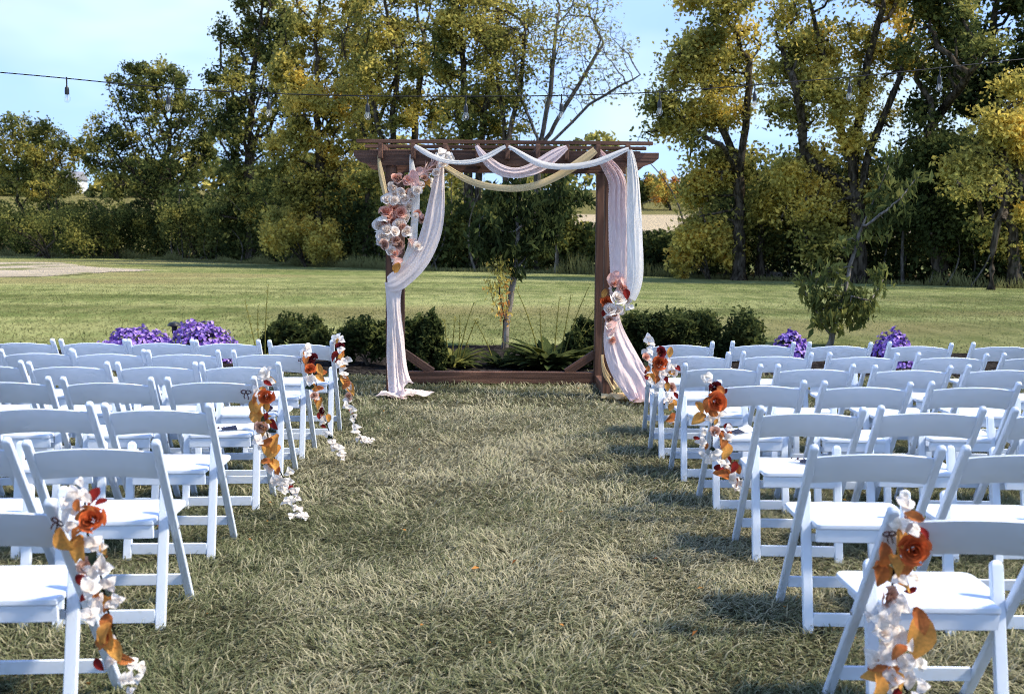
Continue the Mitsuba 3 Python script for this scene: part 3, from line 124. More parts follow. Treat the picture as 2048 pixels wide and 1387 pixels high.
def f_ground(p, n, uv):
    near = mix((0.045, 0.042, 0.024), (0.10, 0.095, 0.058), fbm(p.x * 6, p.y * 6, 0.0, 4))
    st = fbm(p.x * 0.10 + 3, p.y * 0.42, 1.0, 4)
    fine = fbm(p.x * 3.0, p.y * 1.2, 2.0, 4)
    lawn = mix((0.125, 0.155, 0.055), (0.275, 0.285, 0.125), smoothstep(0.30, 0.70, 0.55 * st + 0.45 * fine))
    lawn = lawn * (0.82 + 0.36 * smoothstep(0.3, 0.7, fbm(p.x * 0.16 + 0.15 * p.y, p.y * 0.55, 4.0, 5)))
    lawn = mix(lawn, (0.24, 0.20, 0.10), smoothstep(0.55, 0.75, fbm(p.x * 0.07, p.y * 0.12, 5.0, 3)) * 0.6)
    hill = mix((0.13, 0.125, 0.045), (0.24, 0.215, 0.095), fbm(p.x * 0.03, p.y * 0.05, 3.0, 4))
    hill = mix(hill, (0.50, 0.41, 0.28), smoothstep(133, 137, p.y + 6 * noise(p.x * 0.05, 1.0, 1.0)) * smoothstep(180, 174, p.y + 6 * noise(p.x * 0.06, 3.0, 1.0)) * smoothstep(0, 8, p.x))
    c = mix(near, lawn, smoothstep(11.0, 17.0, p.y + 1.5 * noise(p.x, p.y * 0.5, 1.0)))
    return mix(c, hill, smoothstep(98, 106, p.y))
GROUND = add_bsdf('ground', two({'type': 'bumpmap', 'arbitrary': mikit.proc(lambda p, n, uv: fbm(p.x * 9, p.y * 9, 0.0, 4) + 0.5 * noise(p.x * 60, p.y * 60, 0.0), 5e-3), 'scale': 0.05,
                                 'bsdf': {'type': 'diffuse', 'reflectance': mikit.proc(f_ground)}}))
MULCH = add_bsdf('mulch', two({'type': 'diffuse', 'reflectance': mikit.proc(lambda p, n, uv: mix((0.010, 0.009, 0.009), (0.055, 0.048, 0.044), smoothstep(0.35, 0.8, fbm(p.x * 30, p.y * 30, 1.0, 3))))}))
GRAVEL_M = add_bsdf('gravel', two({'type': 'diffuse', 'reflectance': mikit.proc(lambda p, n, uv: mix(mix((0.30, 0.26, 0.19), (0.50, 0.43, 0.34), fbm(p.x * 0.35, p.y * 0.5, 1.0, 4)), (0.17, 0.18, 0.08), smoothstep(0.50, 0.66, fbm(p.x * 0.5, p.y * 0.16, 6.0, 4))))}))
UNDERSOIL = add_bsdf('leaf_litter', two({'type': 'diffuse', 'reflectance': mikit.proc(lambda p, n, uv: mix((0.03, 0.024, 0.014), (0.10, 0.075, 0.04), fbm(p.x * 1.5, p.y * 1.5, 1.0, 4)))}))
def f_aster(p, n, uv):
    return mix(mix((0.13, 0.05, 0.36), (0.52, 0.36, 0.82), uv.x), (0.55, 0.36, 0.06), smoothstep(0.95, 1.0, uv.y))
ASTER = add_bsdf('aster', two({'type': 'diffuse', 'reflectance': mikit.proc(f_aster)}))
BLACK = add_bsdf('black_plastic', two({'type': 'principled', 'base_color': rgb(0.012, 0.012, 0.013), 'roughness': 0.4}))
STEEL = add_bsdf('steel', two({'type': 'roughconductor', 'material': 'none', 'specular_reflectance': rgb(0.45, 0.45, 0.46), 'alpha': 0.3}))
GLASS = add_bsdf('bulb_glass', {'type': 'thindielectric', 'int_ior': 1.5})
FILAMENT = add_bsdf('filament', two({'type': 'diffuse', 'reflectance': rgb(0.75, 0.72, 0.65)}))
PAINT = add_bsdf('house_paint', two({'type': 'diffuse', 'reflectance': rgb(0.72, 0.72, 0.74)}))
ROOF = add_bsdf('house_roof', two({'type': 'diffuse', 'reflectance': rgb(0.30, 0.30, 0.33)}))

# ---------------------------------------------------------------- helpers
taken = {}
def key_for(name, parent=None):
    base = (parent + '__' if parent else '') + name
    k = taken.get(base, 0); taken[base] = k + 1
    return base if k == 0 else f'{base}_{k:03d}'
def thing(name, label, cat, group=None, **more):
    k = key_for(name); labels[k] = {'label': label, 'category': cat, **more}
    if group: labels[k]['group'] = group
    return k
def put(name, shape, parent=None, **lab):
    k = key_for(name, parent); scene[k] = shape
    if lab: labels[k] = lab
    return k
def ply(mesh, m, smooth=False, uv=None): return mikit.ply(mesh, m, smooth, uv=uv)
def moved(shape, M): return {**shape, 'to_world': T(np.asarray(M, float).tolist()) if not isinstance(M, mi.ScalarTransform4f) else M}
def mat(x, y, z, rz=0.0, tilt=0.0, roll=0.0, s=1.0):
    c, q = math.cos(rz), math.sin(rz)
    R = np.array([[c, -q, 0], [q, c, 0], [0, 0, 1.0]])
    a, b = math.cos(tilt), math.sin(tilt); R = R @ np.array([[1, 0, 0], [0, a, -b], [0, b, a]])
    a, b = math.cos(roll), math.sin(roll); R = R @ np.array([[a, 0, b], [0, 1, 0], [-b, 0, a]])
    M = np.eye(4); M[:3, :3] = R * s; M[:3, 3] = (x, y, z); return M

class MB:
    def __init__(s): s.v, s.f, s.u, s.n = [], [], [], 0
    def add(s, v, f, uv=None):
        v = np.asarray(v, float); f = np.asarray(f, int)
        if f.shape[1] == 4: f = np.vstack([f[:, [0, 1, 2]], f[:, [0, 2, 3]]])
        s.v.append(v); s.f.append(f + s.n); s.n += len(v)
        s.u.append(np.zeros((len(v), 2)) if uv is None else np.asarray(uv, float))
    def mesh(s): return np.vstack(s.v), np.vstack(s.f)
    def shape(s, m, smooth=False, uv=True): return ply(s.mesh(), m, smooth, np.vstack(s.u) if uv else None)

def loft(rings, close=True):
    """rings: (k, n, 3) cross-sections; caps are fans."""
    R = np.asarray(rings, float); k, n = R.shape[:2]
    v = R.reshape(-1, 3); i, j = np.meshgrid(np.arange(k - 1), np.arange(n), indexing='ij')
    a, b = (i * n + j).ravel(), (i * n + (j + 1) % n).ravel()
    f = np.vstack([np.stack([a, b, b + n], 1), np.stack([a, b + n, a + n], 1)])
    if close:
        v = np.vstack([v, R[0].mean(0), R[-1].mean(0)]); j = np.arange(n); q = (j + 1) % n; e = (k - 1) * n
        f = np.vstack([f, np.stack([j * 0 + len(v) - 2, q, j], 1), np.stack([j * 0 + len(v) - 1, e + j, e + q], 1)])
    return v, f
def rrect(w, h, r=0.3, seg=2):
    """rounded rectangle outline, r relative to the smaller half-side."""
    r = r * min(w, h) / 2; o = []
    for cx, cy, a0 in ((w/2 - r, h/2 - r, 0), (-w/2 + r, h/2 - r, 90), (-w/2 + r, -h/2 + r, 180), (w/2 - r, -h/2 + r, 270)):
        for i in range(seg + 1):
            a = math.radians(a0 + 90 * i / seg); o.append((cx + r * math.cos(a), cy + r * math.sin(a)))
    return np.array(o)
def bar(p0, p1, w, h, wdir, r=0.35, rounded=(0, 0), seg=2):
    """bar from p0 to p1; w along wdir, h across; rounded=(a,b) metres of taper at each end."""
    p0, p1, X = map(lambda q: np.asarray(q, float), (p0, p1, wdir))
    d = p1 - p0; L = np.linalg.norm(d); d /= L; X = X - d * (X @ d); X /= np.linalg.norm(X); Y = np.cross(d, X)
    o = rrect(w, h, r, seg); ts = []
    c = 0.0035
    ts += [(rounded[0] * (1 - math.cos(a)), max(0.12, math.sin(a))) for a in np.linspace(0.1, math.pi / 2, 5)] if rounded[0] else [(0, 1 - 2 * c / min(w, h)), (c, 1)]
    te = [(L - rounded[1] * (1 - math.cos(a)), max(0.12, math.sin(a))) for a in np.linspace(0.1, math.pi / 2, 5)][::-1] if rounded[1] else [(L - c, 1), (L, 1 - 2 * c / min(w, h))]
    rings = [p0 + d * t + (o[:, :1] * X + o[:, 1:] * Y) * s for t, s in ts + te]
    return loft(rings)
def bar_uv(p0, p1, w, h, wdir, off=0.0):
    v, f = bar(p0, p1, w, h, wdir, r=0.12, seg=1)
    p0, p1 = np.asarray(p0, float), np.asarray(p1, float); d = (p1 - p0) / np.linalg.norm(p1 - p0)
    X = np.asarray(wdir, float); X = X - d * (X @ d); X /= np.linalg.norm(X); Y = np.cross(d, X)
    uv = np.stack([(v - p0) @ d + off, (v - p0) @ X + 0.7 * ((v - p0) @ Y) + off * 1.7], 1)
    return v, f, uv
def slab(outline, z0, z1, b):
    o = np.asarray(outline, float); t = np.roll(o, -1, 0) - np.roll(o, 1, 0); t /= np.linalg.norm(t, axis=1, keepdims=True)
    n = np.stack([t[:, 1], -t[:, 0]], 1)
    ring = lambda k, z: np.column_stack([o - n * k, np.full(len(o), z)])
    return loft([ring(b, z0), ring(0, z0 + b), ring(0, z1 - b), ring(b * 0.35, z1 - b * 0.3), ring(b, z1)])
def tube(P, R, sides=6):
    P = np.asarray(P, float); R = np.broadcast_to(R, (len(P),))
    t = np.gradient(P, axis=0); t /= np.linalg.norm(t, axis=1, keepdims=True) + 1e-12
    ref = np.array([0, 0, 1.0]) if abs(t[:, 2]).mean() < 0.8 else np.array([1.0, 0, 0])
    a = np.cross(t, ref); a /= np.linalg.norm(a, axis=1, keepdims=True) + 1e-12; b = np.cross(t, a)
    an = np.arange(sides) * 2 * math.pi / sides
    return loft(P[:, None] + R[:, None, None] * (np.cos(an)[None, :, None] * a[:, None] + np.sin(an)[None, :, None] * b[:, None]))
def spline(P, n):
    P = np.asarray(P, float)
    from scipy.interpolate import CubicSpline
    s = np.r_[0, np.cumsum(np.linalg.norm(np.diff(P[:, :3], axis=0), axis=1))]
    return CubicSpline(s, P)(np.linspace(0, s[-1], n))

# ---------------------------------------------------------------- ground, bed, gravel
def hill_z(x, y):
    e = np.maximum(0, y - 100.0)
    return 0.075 * e * np.clip(e / 25, 0, 1) * np.where(e > 220, 220 / np.maximum(e, 1), 1) + 0.6 * np.sin(x * 0.02 + 1) * np.clip(e / 60, 0, 1)
xs = np.r_[np.linspace(-700, -60, 26), np.linspace(-56, 56, 57), np.linspace(60, 700, 26)]
ys = np.r_[np.linspace(-60, 0, 5), np.linspace(1, 95, 80), np.linspace(97, 330, 60), np.linspace(345, 1500, 14)]
gx, gy = np.meshgrid(xs, ys)
gz = hill_z(gx, gy) + 0.05 * (meshkit.fbm(np.stack([gx * 0.15, gy * 0.15, gx * 0], -1), 3) - 0.5) * (gy > 17)
ii, jj = np.meshgrid(np.arange(len(ys) - 1), np.arange(len(xs) - 1), indexing='ij'); a = (ii * len(xs) + jj).ravel()
put('lawn', ply((np.stack([gx, gy, gz], -1).reshape(-1, 3), np.stack([a, a + 1, a + 1 + len(xs), a + len(xs)], 1)), GROUND, True), label='mown lawn running back to a hill behind the trees', kind='structure')

def sheet(outline, z, m, name, lab):
    o = np.asarray(outline, float); c = o.mean(0)
    v = np.vstack([np.column_stack([o, np.full(len(o), z)]), [[c[0], c[1], z + 0.02]]])
    put(name, ply((v, np.array([[i, (i + 1) % len(o), len(o)] for i in range(len(o))])), m), label=lab, kind='structure')
from scipy.interpolate import splprep, splev
def smooth_outline(P, n=80, jit=0.0, seed=1):
    P = np.vstack([P, P[:1]]); tck, _ = splprep(P.T, s=0, per=True); o = np.array(splev(np.linspace(0, 1, n, endpoint=False), tck)).T
    return o + jit * np.random.default_rng(seed).normal(size=o.shape)
sheet(smooth_outline(np.array(GRAVEL), 240, 0.22), 0.035, GRAVEL_M, 'gravel_path', 'pale bare gravel track crossing the far lawn at left')
BED = smooth_outline(np.array([(-7.4, 13.2), (-4, 12.75), (0, 12.55), (4, 12.7), (8.2, 13.0), (8.6, 14.2), (6, 15.6), (2.4, 16.1), (0.2, 16.4), (-2.4, 15.5), (-5, 15.3), (-7.8, 14.6)]), 120, 0.03)
sheet(BED, 0.012, MULCH, 'flower_bed', 'dark mulched flower bed behind the arch')
EDGE = np.array(EDGE)
edge_y = lambda x: np.interp(x, EDGE[:, 0], EDGE[:, 1])
ex = np.linspace(-75, 45, 160)
rng = np.random.default_rng(5)
front = edge_y(ex) + rng.normal(0, 0.25, len(ex)) + 0.6; back = np.maximum(edge_y(ex) + 14, 60)
v = np.vstack([np.column_stack([ex, front, 0 * ex + 0.03]), np.column_stack([ex, back, hill_z(ex, back) + 0.06])]); n = len(ex)
put('wood_floor', ply((v, np.array([[i, i + 1, n + i + 1, n + i] for i in range(n - 1)])), UNDERSOIL), label='dark leaf litter strip under the treeline', kind='structure')

# ---------------------------------------------------------------- grass blades (one mass)

from shapely import Polygon, contains_xy
BEDP = Polygon(BED)
def blades(n, y0, y1, seed, length, width, lie):
    r = np.random.default_rng(seed)
    y = np.sqrt(r.uniform(y0 * y0, y1 * y1, n)); x = y * (0.0177 + r.uniform(-0.53, 0.53, n))
    keep = ~contains_xy(BEDP, x, y) & (r.uniform(0, 1, n) > np.clip((y - 18) / 26, 0, 0.97)); x, y = x[keep], y[keep]; n = len(x)
    P = np.stack([x, y, np.zeros(n)], -1)
    cl = meshkit.noise(np.stack([x * 7, y * 7, x * 0], -1), 3)
    flow = 6.0 * meshkit.fbm(np.stack([x * 1.7, y * 1.7, x * 0], -1), 3, seed=8)          # tufts combed one way
    az = flow * 2 + r.normal(0, 1.25, n)
    L = length * r.uniform(0.5, 1.35, n) * (0.7 + 0.6 * cl); ln = np.clip(r.normal(lie, 0.22, n), 0.05, 1.35)
    d = np.stack([np.cos(az) * np.sin(ln), np.sin(az) * np.sin(ln), np.cos(ln)], -1)
    d2 = np.stack([np.cos(az) * np.sin(ln + 0.55), np.sin(az) * np.sin(ln + 0.55), np.cos(ln + 0.55)], -1)
    side = np.stack([-np.sin(az + r.normal(0, 0.5, n)), np.cos(az), 0 * az], -1) * (width * r.uniform(0.6, 1.3, n))[:, None] / 2
    mid = P + d * (L * 0.55)[:, None]; tip = mid + d2 * (L * 0.5)[:, None]; tip[:, 2] = np.maximum(tip[:, 2], 0.006)
    v = np.stack([P - side, P + side, mid - side * 0.85, mid + side * 0.85, tip], 1).reshape(-1, 3)
    k = np.arange(n)[:, None] * 5
    f = np.concatenate([k + [0, 1, 3], k + [0, 3, 2], k + [2, 3, 4]], 0)
    hue = np.clip(r.normal(0.5, 0.28, n), 0, 1)
    uv = np.stack([np.repeat(hue, 5), np.tile([0.1, 0.1, 0.75, 0.75, 1.0], n)], -1)
    return v, f, uv
mb = MB()
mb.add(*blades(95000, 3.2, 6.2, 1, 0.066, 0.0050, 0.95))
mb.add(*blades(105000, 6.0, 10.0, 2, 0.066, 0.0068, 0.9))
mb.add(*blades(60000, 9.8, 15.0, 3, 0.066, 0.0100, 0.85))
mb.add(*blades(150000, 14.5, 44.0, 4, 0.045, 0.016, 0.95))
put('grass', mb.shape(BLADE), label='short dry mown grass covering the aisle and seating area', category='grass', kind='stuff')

# ---------------------------------------------------------------- leaves and trees
def leaf_cards(P, size, r, pal, elong=0.6, up=0.35, droop=0.0, hue=None, clump=1.2, fold=0.25):
    n = len(P); size = size * r.uniform(0.45, 1.45, n)
    N = r.normal(size=(n, 3)); N[:, 2] += up * 2; N /= np.linalg.norm(N, axis=1, keepdims=True)
    D = np.cross(N, r.normal(size=(n, 3))); D[:, 2] -= droop; D /= np.linalg.norm(D, axis=1, keepdims=True) + 1e-9
    S = np.cross(N, D); S /= np.linalg.norm(S, axis=1, keepdims=True) + 1e-9
    N = np.cross(D, S)
    a, w = D * (size / 2)[:, None], S * (size * elong / 2)[:, None]
    lift = N * (size * elong * fold)[:, None]
    v = np.stack([P - a, P - a * 0.1 + w + lift, P + a, P - a * 0.1 - w + lift], 1).reshape(-1, 3)
    k = np.arange(n)[:, None] * 4; f = np.concatenate([k + [0, 1, 2], k + [0, 2, 3]], 0)
    if hue is None:
        c = meshkit.fbm(P / clump, 3, seed=int(r.integers(1000)))
        hue = pal[0] + (pal[1] - pal[0]) * np.clip((c - 0.28) / 0.44 + r.normal(0, 0.14, n), 0, 1)
    uv = np.stack([np.repeat(hue, 4), np.repeat(r.uniform(0, 1, n), 4)], -1)
    return v, f, uv

def grow(bx, Y, stems, blobs, r, nattr=1000, step=0.55, dk=0.7, di=7.0, zbase=0.0, thick=0.8):
    nodes, par = [np.array([bx, Y, zbase])], [-1]
    for q, st in enumerate(stems):
        pts = np.array([[x, Y + (r.normal(0, 0.9) * step * 2 if q else 0), z] for x, z in st])
        if q: i0 = int(np.argmin(np.linalg.norm(np.array(nodes) - pts[0], axis=1)))
        else: i0 = 0
        last = i0
        for p in pts:
            a = nodes[last]; m = max(1, int(np.linalg.norm(p - a) / step))
            for t in range(1, m + 1):
                nodes.append(a + (p - a) * t / m + r.normal(0, 0.05, 3) * step); par.append(last); last = len(nodes) - 1
    B = np.array(blobs); vol = B[:, 2] * B[:, 3] * B[:, 2]; vol = vol ** (0.6 if step < 0.3 else 0.85); cnt = np.maximum(6, (nattr * vol / vol.sum())).astype(int)
    A = []
    for (cx, cz, rx, rz), c in zip(B, cnt):
        u = r.normal(size=(c, 3)); u *= (r.uniform(0, 1, c) ** (1 / 2.4) / np.linalg.norm(u, axis=1))[:, None]
        dy = r.normal(0, 0.35 * rx)
        A.append(np.column_stack([cx + u[:, 0] * rx, Y + dy + u[:, 1] * rx * thick, cz + u[:, 2] * rz]))
    A = np.vstack(A)
    for it in range(70):
        N = np.array(nodes); d, i = cKDTree(N).query(A)
        A = A[d > dk]; i = i[d > dk]; d = d[d > dk]
        use = d < di * (1 if it < 45 else 3)
        if not use.any(): break
        dirs = (A[use] - N[i[use]]) / d[use][:, None]; s = np.zeros_like(N); np.add.at(s, i[use], dirs)
        g = np.unique(i[use]); s = s[g] / (np.linalg.norm(s[g], axis=1, keepdims=True) + 1e-9) + r.normal(0, 0.22, (len(g), 3)); s /= np.linalg.norm(s, axis=1, keepdims=True)
        for k, w in zip(g, s): nodes.append(N[k] + w * step); par.append(int(k))
        if len(nodes) > 6000: break
    return np.array(nodes), np.array(par)

def branch_meshes(nodes, par, trunk_r, p=2.25):
    n = len(nodes); acc = np.zeros(n); kids = [[] for _ in range(n)]
    for i in range(n - 1, 0, -1): kids[par[i]].append(i)
    for i in range(n - 1, -1, -1):
        if not kids[i]: acc[i] = 1
        if i: acc[par[i]] += acc[i]
    R = trunk_r * (acc / acc[0]) ** (1 / p)
    trunk, limbs = MB(), MB()
    todo = [(0, None)]
    while todo:
        i, j = todo.pop(); chain = [i] if j is None else [i, j]
        while kids[chain[-1]]:
            ks = sorted(kids[chain[-1]], key=lambda q: -acc[q])
            for q in ks[1:]: todo.append((chain[-1], q))
            chain.append(ks[0])
        if len(chain) < 2: continue
        P = nodes[chain]; rr = R[chain].copy()
        if j is not None: rr[0] = min(rr[0], rr[1] * 1.15)
        else:
            z = P[:, 2] - P[0, 2]; rr *= 1 + 0.5 * np.exp(-z / (1.6 * trunk_r + 0.01))
        (trunk if j is None else limbs).add(*tube(P, rr, 8 if rr[0] > 0.12 else 5 if rr[0] > 0.04 else 3))
    return trunk, limbs, R

def make_tree(spec, seed, cat='tree', near=False):
    name, label, Y, bx, stems, blobs, k = spec
    r = np.random.default_rng(seed)
    kw = {q: k[q] for q in ('nattr', 'step', 'dk', 'di') if q in k}
    zb = float(hill_z(np.array(bx), np.array(Y)))
    nodes, par = grow(bx, Y, stems, blobs, r, zbase=zb - 0.05, **kw)
    t = thing(name, label, cat)
    trunk, limbs, R = branch_meshes(nodes, par, k.get('trunk', 0.3))
    bm = BARK_PALE if k.get('bark') == 1 else BARK_GREY if k.get('bark') == 2 else BARK
    put('trunk', trunk.shape(bm, True, False), t)
    if limbs.n: put('limbs', limbs.shape(bm, True, False), t, kind='stuff')
    fine = np.where(R <= np.quantile(R, 0.86 if near else 0.62))[0]
    st = k.get('step', 0.55)
    tips = nodes[fine]; N = k['leaves']
    wt = r.gamma(0.55, 1.0, len(tips)) + 0.04 if not near else np.ones(len(tips)); clumps = tips[r.choice(len(tips), size=N, p=wt / wt.sum())]
    P = clumps + r.normal(0, (0.62 if not near else 0.55) * st, (N, 3)) * [1, 1, 0.75]
    if near:
        P[:, 2] = np.maximum(P[:, 2], 0.05); m = leaf_cards(P, k['leaf'], r, k['pal'], 0.36, 0.1, 1.1, clump=0.4, fold=0.2)
    else:
        P[:, 2] = np.maximum(P[:, 2], zb + 0.2)
        c = meshkit.fbm(P / 1.5, 3, seed=seed); lo, hi = k['pal']
        h = np.clip((c - 0.28) / 0.44 + r.normal(0, 0.13, N), 0, 1)
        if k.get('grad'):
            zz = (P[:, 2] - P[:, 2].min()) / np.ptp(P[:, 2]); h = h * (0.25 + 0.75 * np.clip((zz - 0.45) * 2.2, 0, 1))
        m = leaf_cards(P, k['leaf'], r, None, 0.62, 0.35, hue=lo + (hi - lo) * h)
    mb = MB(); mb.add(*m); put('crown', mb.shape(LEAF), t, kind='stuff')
    return t
for i, sp in enumerate(TREES): make_tree(sp, 100 + i)
r = np.random.default_rng(12); n = 90; y = r.uniform(3.4, 12.4, n); x = y * r.uniform(-0.5, 0.5, n)
mb = MB(); mb.add(*leaf_cards(np.stack([x, y, r.uniform(0.03, 0.055, n)], -1), 0.028, r, None, 0.6, 1.5, hue=r.uniform(0.9, 1.0, n))); put('fallen_leaves', mb.shape(LEAF), label='small dry leaves and petals scattered over the grass', category='fallen leaves', kind='stuff')
for i, sp in enumerate(GARDEN_TREES): make_tree(sp, 200 + i, near=True)

# undergrowth: one continuous dark mass at the foot of the wood
def pile(n, x0, x1, dy0, dy1, h, seed, pal, leaf, bumps=0.5, zoff=0.0):
    r = np.random.default_rng(seed); x = r.uniform(x0, x1, n); y = edge_y(x) + r.uniform(dy0, dy1, n)
    hh = h(x) * (1 - bumps + 2 * bumps * meshkit.fbm(np.stack([x * 0.33, y * 0.25, x * 0], -1), 3, seed=seed))
    z = hill_z(x, y) + zoff + hh * r.uniform(0, 1, n) ** 0.75
    return leaf_cards(np.stack([x, y, z], -1), leaf, r, pal, 0.6, 0.4, clump=1.6)
mb = MB()
hL = lambda x: np.interp(x, [-60, -40, -14, -8, 0, 3, 6, 9, 12, 25], [4.6, 4.8, 5.2, 4.8, 3.4, 2.3, 1.8, 1.9, 4.2, 5.5])
mb.add(*pile(52000, -56, 4, 0.6, 6, hL, 31, (0.0, 0.34), 0.34))
mb.add(*pile(26000, 4, 24, 0.6, 5, hL, 32, (0.0, 0.30), 0.26))
hW = lambda x: np.interp(x, [10, 11.5, 14, 24, 40], [2, 5.0, 6.2, 6.2, 6.2])
mb.add(*pile(24000, 11, 32, 5, 12, hW, 33, (0.0, 0.42), 0.34))
hM = lambda x: np.interp(x, [-40, -22, -15, -6, 0, 1.2], [2, 5, 6, 5.5, 4.5, 2.5])
mb.add(*pile(24000, -26, 1.5, 6, 13, hM, 34, (0.0, 0.5), 0.40))
st = MB(); r = np.random.default_rng(88)
for q in range(120):
    x = r.uniform(-44, 26); y = float(edge_y(x)) + r.uniform(0.3, 6); h = r.uniform(1.5, 6.5); z0 = float(hill_z(np.array(x), np.array(y)))
    st.add(*tube(spline([(x, y, z0), (x + r.normal(0, 0.12) * h, y + r.normal(0, 0.06) * h, z0 + h * 0.5), (x + r.normal(0, 0.22) * h, y, z0 + h)], 9), np.linspace(r.uniform(0.03, 0.09), 0.012, 9), 5))
put('brush_stems', st.shape(BARK_GREY, True, False), label='thin bare stems leaning among the undergrowth', category='stems', kind='stuff')
put('undergrowth', mb.shape(LEAF), label='dark tangled undergrowth along the foot of the trees', category='undergrowth', kind='stuff')
mb = MB(); r = np.random.default_rng(41)
n = 9000; x = r.uniform(-60, 30, n); y = edge_y(x) + r.normal(0.4, 0.35, n); h = 0.25 + 0.75 * np.clip(meshkit.fbm(np.stack([x * 0.5, y * 0.2, x * 0], -1), 3, seed=2) - 0.42, 0, 1) * 3
dx = r.normal(0, 0.22, n) * h; w = 0.02
v = np.stack([np.stack([x - w, y, 0 * x], -1), np.stack([x + w, y, 0 * x], -1), np.stack([x + dx, y + r.normal(0, 0.2, n) * h, h * r.uniform(0.5, 1, n)], -1)], 1).reshape(-1, 3)
mb.add(v, np.arange(3 * n).reshape(-1, 3), np.stack([np.full(3 * n, 0.96), np.tile([0.2, 0.2, 1.0], n)], -1))
put('dry_grass', mb.shape(BLADE), label='pale dry weeds fringing the far edge of the lawn', category='dry grass', kind='stuff')

def bush(name, label, cx, Y, w, h, n, pal, leaf, cat='bush', dep=0.8, zb=None, seed=0):
    r = np.random.default_rng(seed + 500); t = thing(name, label, cat); zb = float(hill_z(np.array(cx), np.array(Y))) if zb is None else zb
    nl = 22
    lobes = np.column_stack([(np.linspace(-0.8, 0.8, nl) + r.normal(0, 0.09, nl)) * w, r.uniform(-0.7, 0.7, nl) * w * dep, (0.12 + 0.68 * r.uniform(0, 1, nl) ** 0.6) * h])
    lobes[:, 2] *= 1 - 0.35 * (lobes[:, 0] / w) ** 2; rad = r.uniform(0.16, 0.30, nl)
    i = r.integers(nl, size=n); u = r.normal(size=(n, 3)); u /= np.linalg.norm(u, axis=1, keepdims=True); u *= (r.uniform(0.35, 1.05, n) + 0.25 * (r.uniform(0, 1, n) > 0.93))[:, None]
    P = lobes[i] + u * np.stack([rad[i] * w * 1.15, rad[i] * w * dep * 1.15, rad[i] * h], -1)
    P[:, 2] = np.abs(P[:, 2]); P += [cx, Y, zb]
    st = MB()
    for q in range(7):
        e = lobes[q] + [cx, Y, zb]; st.add(*tube(spline([[cx + r.normal(0, 0.03) * w, Y, zb], (np.array([cx, Y, zb]) + e) / 2 + [0, 0, 0.1 * h], e], 7), np.linspace(0.018, 0.006, 7) * w, 4))
    put('stems', st.shape(BARK, True, False), t)
    mb = MB(); mb.add(*leaf_cards(P, leaf, r, pal, 0.55, 0.5, clump=0.3 * w)); put('foliage', mb.shape(LEAF), t, kind='stuff')
    return t
for q, (lab, x, Y, w, h, pal) in enumerate([
    ('olive bush under the small tree at the far left', -37.5, 94, 4.2, 5.2, (0.12, 0.5)),
    ('dull green bush between the two leftmost trees', -32.5, 96, 3.6, 5.0, (0.12, 0.48)),
    ('yellow green bush right of the bare dark trunk on the left', -23.5, 88, 3.0, 5.4, (0.12, 0.48)),
    ('pale yellow low bush under the golden tree left of the arch', -11.6, 68.5, 2.6, 3.4, (0.5, 0.74)),
    ('olive bush seen through the arch right of the young tree', 4.0, 58, 1.6, 2.9, (0.2, 0.55)),
    ('rounded dark bush right of the right drape', 8.2, 54, 1.8, 2.0, (0.1, 0.4)),
    ('orange tinged bush on the slope behind the right end of the arch', 30.5, 190, 4.2, 7.6, (0.25, 0.98)),
    ('dark green bush on the slope left of the orange tinged bush', 26.5, 195, 3.6, 6.5, (0.05, 0.35)),
    ('yellow leaved bush in front of the trees right of the sky gap', 9.6, 48.8, 1.7, 2.9, (0.5, 0.8))]):
    bush('bush', lab, x, Y, w, h, 5200, pal, 0.24 if Y < 120 else 0.5, seed=q)

# far wood on the hill
mb = MB(); r = np.random.default_rng(77)
n = 16000; x = r.uniform(-190, 170, n); y = 300 + 40 * np.sin(x * 0.02) + r.uniform(-6, 12, n)
gap = meshkit.fbm(np.stack([x * 0.045, x * 0, x * 0], -1), 3, seed=6)
gap = gap + 0.10 * np.exp(-((x - 42) / 26) ** 2); keep = gap > 0.40; x, y, gap = x[keep], y[keep], gap[keep]
z = hill_z(x, y) + (gap - 0.36) * 45 * r.uniform(0, 1, len(x)) ** 0.7
mb.add(*leaf_cards(np.stack([x, y, z], -1), 1.9, r, (0.05, 0.6), 0.7, 0.4, clump=7))
put('far_wood', mb.shape(LEAF), label='distant woods along the crest of the hill', category='woods', kind='stuff')

def house(label, x, y, w, dpt, h, rh):
    z = float(hill_z(np.array(x), np.array(y))) - 0.3; t = thing('house', label, 'house')
    put('wall', ply(trimesh.creation.box((w, dpt, h + 0.3), transform=mat(x, y, z + h / 2 + 0.15)), PAINT), t)
    v = np.array([[-w/2 - .4, -dpt/2 - .5, 0], [w/2 + .4, -dpt/2 - .5, 0], [w/2 + .4, dpt/2 + .5, 0], [-w/2 - .4, dpt/2 + .5, 0], [-w/2 - .4, 0, rh], [w/2 + .4, 0, rh]]) + [x, y, z + h + 0.32]
    put('roof', ply((v, np.array([[0, 1, 5], [0, 5, 4], [2, 3, 4], [2, 4, 5], [0, 4, 3], [1, 2, 5], [0, 3, 2], [0, 2, 1]])), ROOF), t)
    for k in range(3):
        put('window', ply(trimesh.creation.box((w * 0.12, 0.1, h * 0.35), transform=mat(x + (k - 1) * w * 0.28, y - dpt / 2 - 0.03, z + h * 0.62)), BLACK), t)
house('white farmhouse on the hill between the two leftmost trees', -113, 292, 11, 8, 3.4, 2.2)

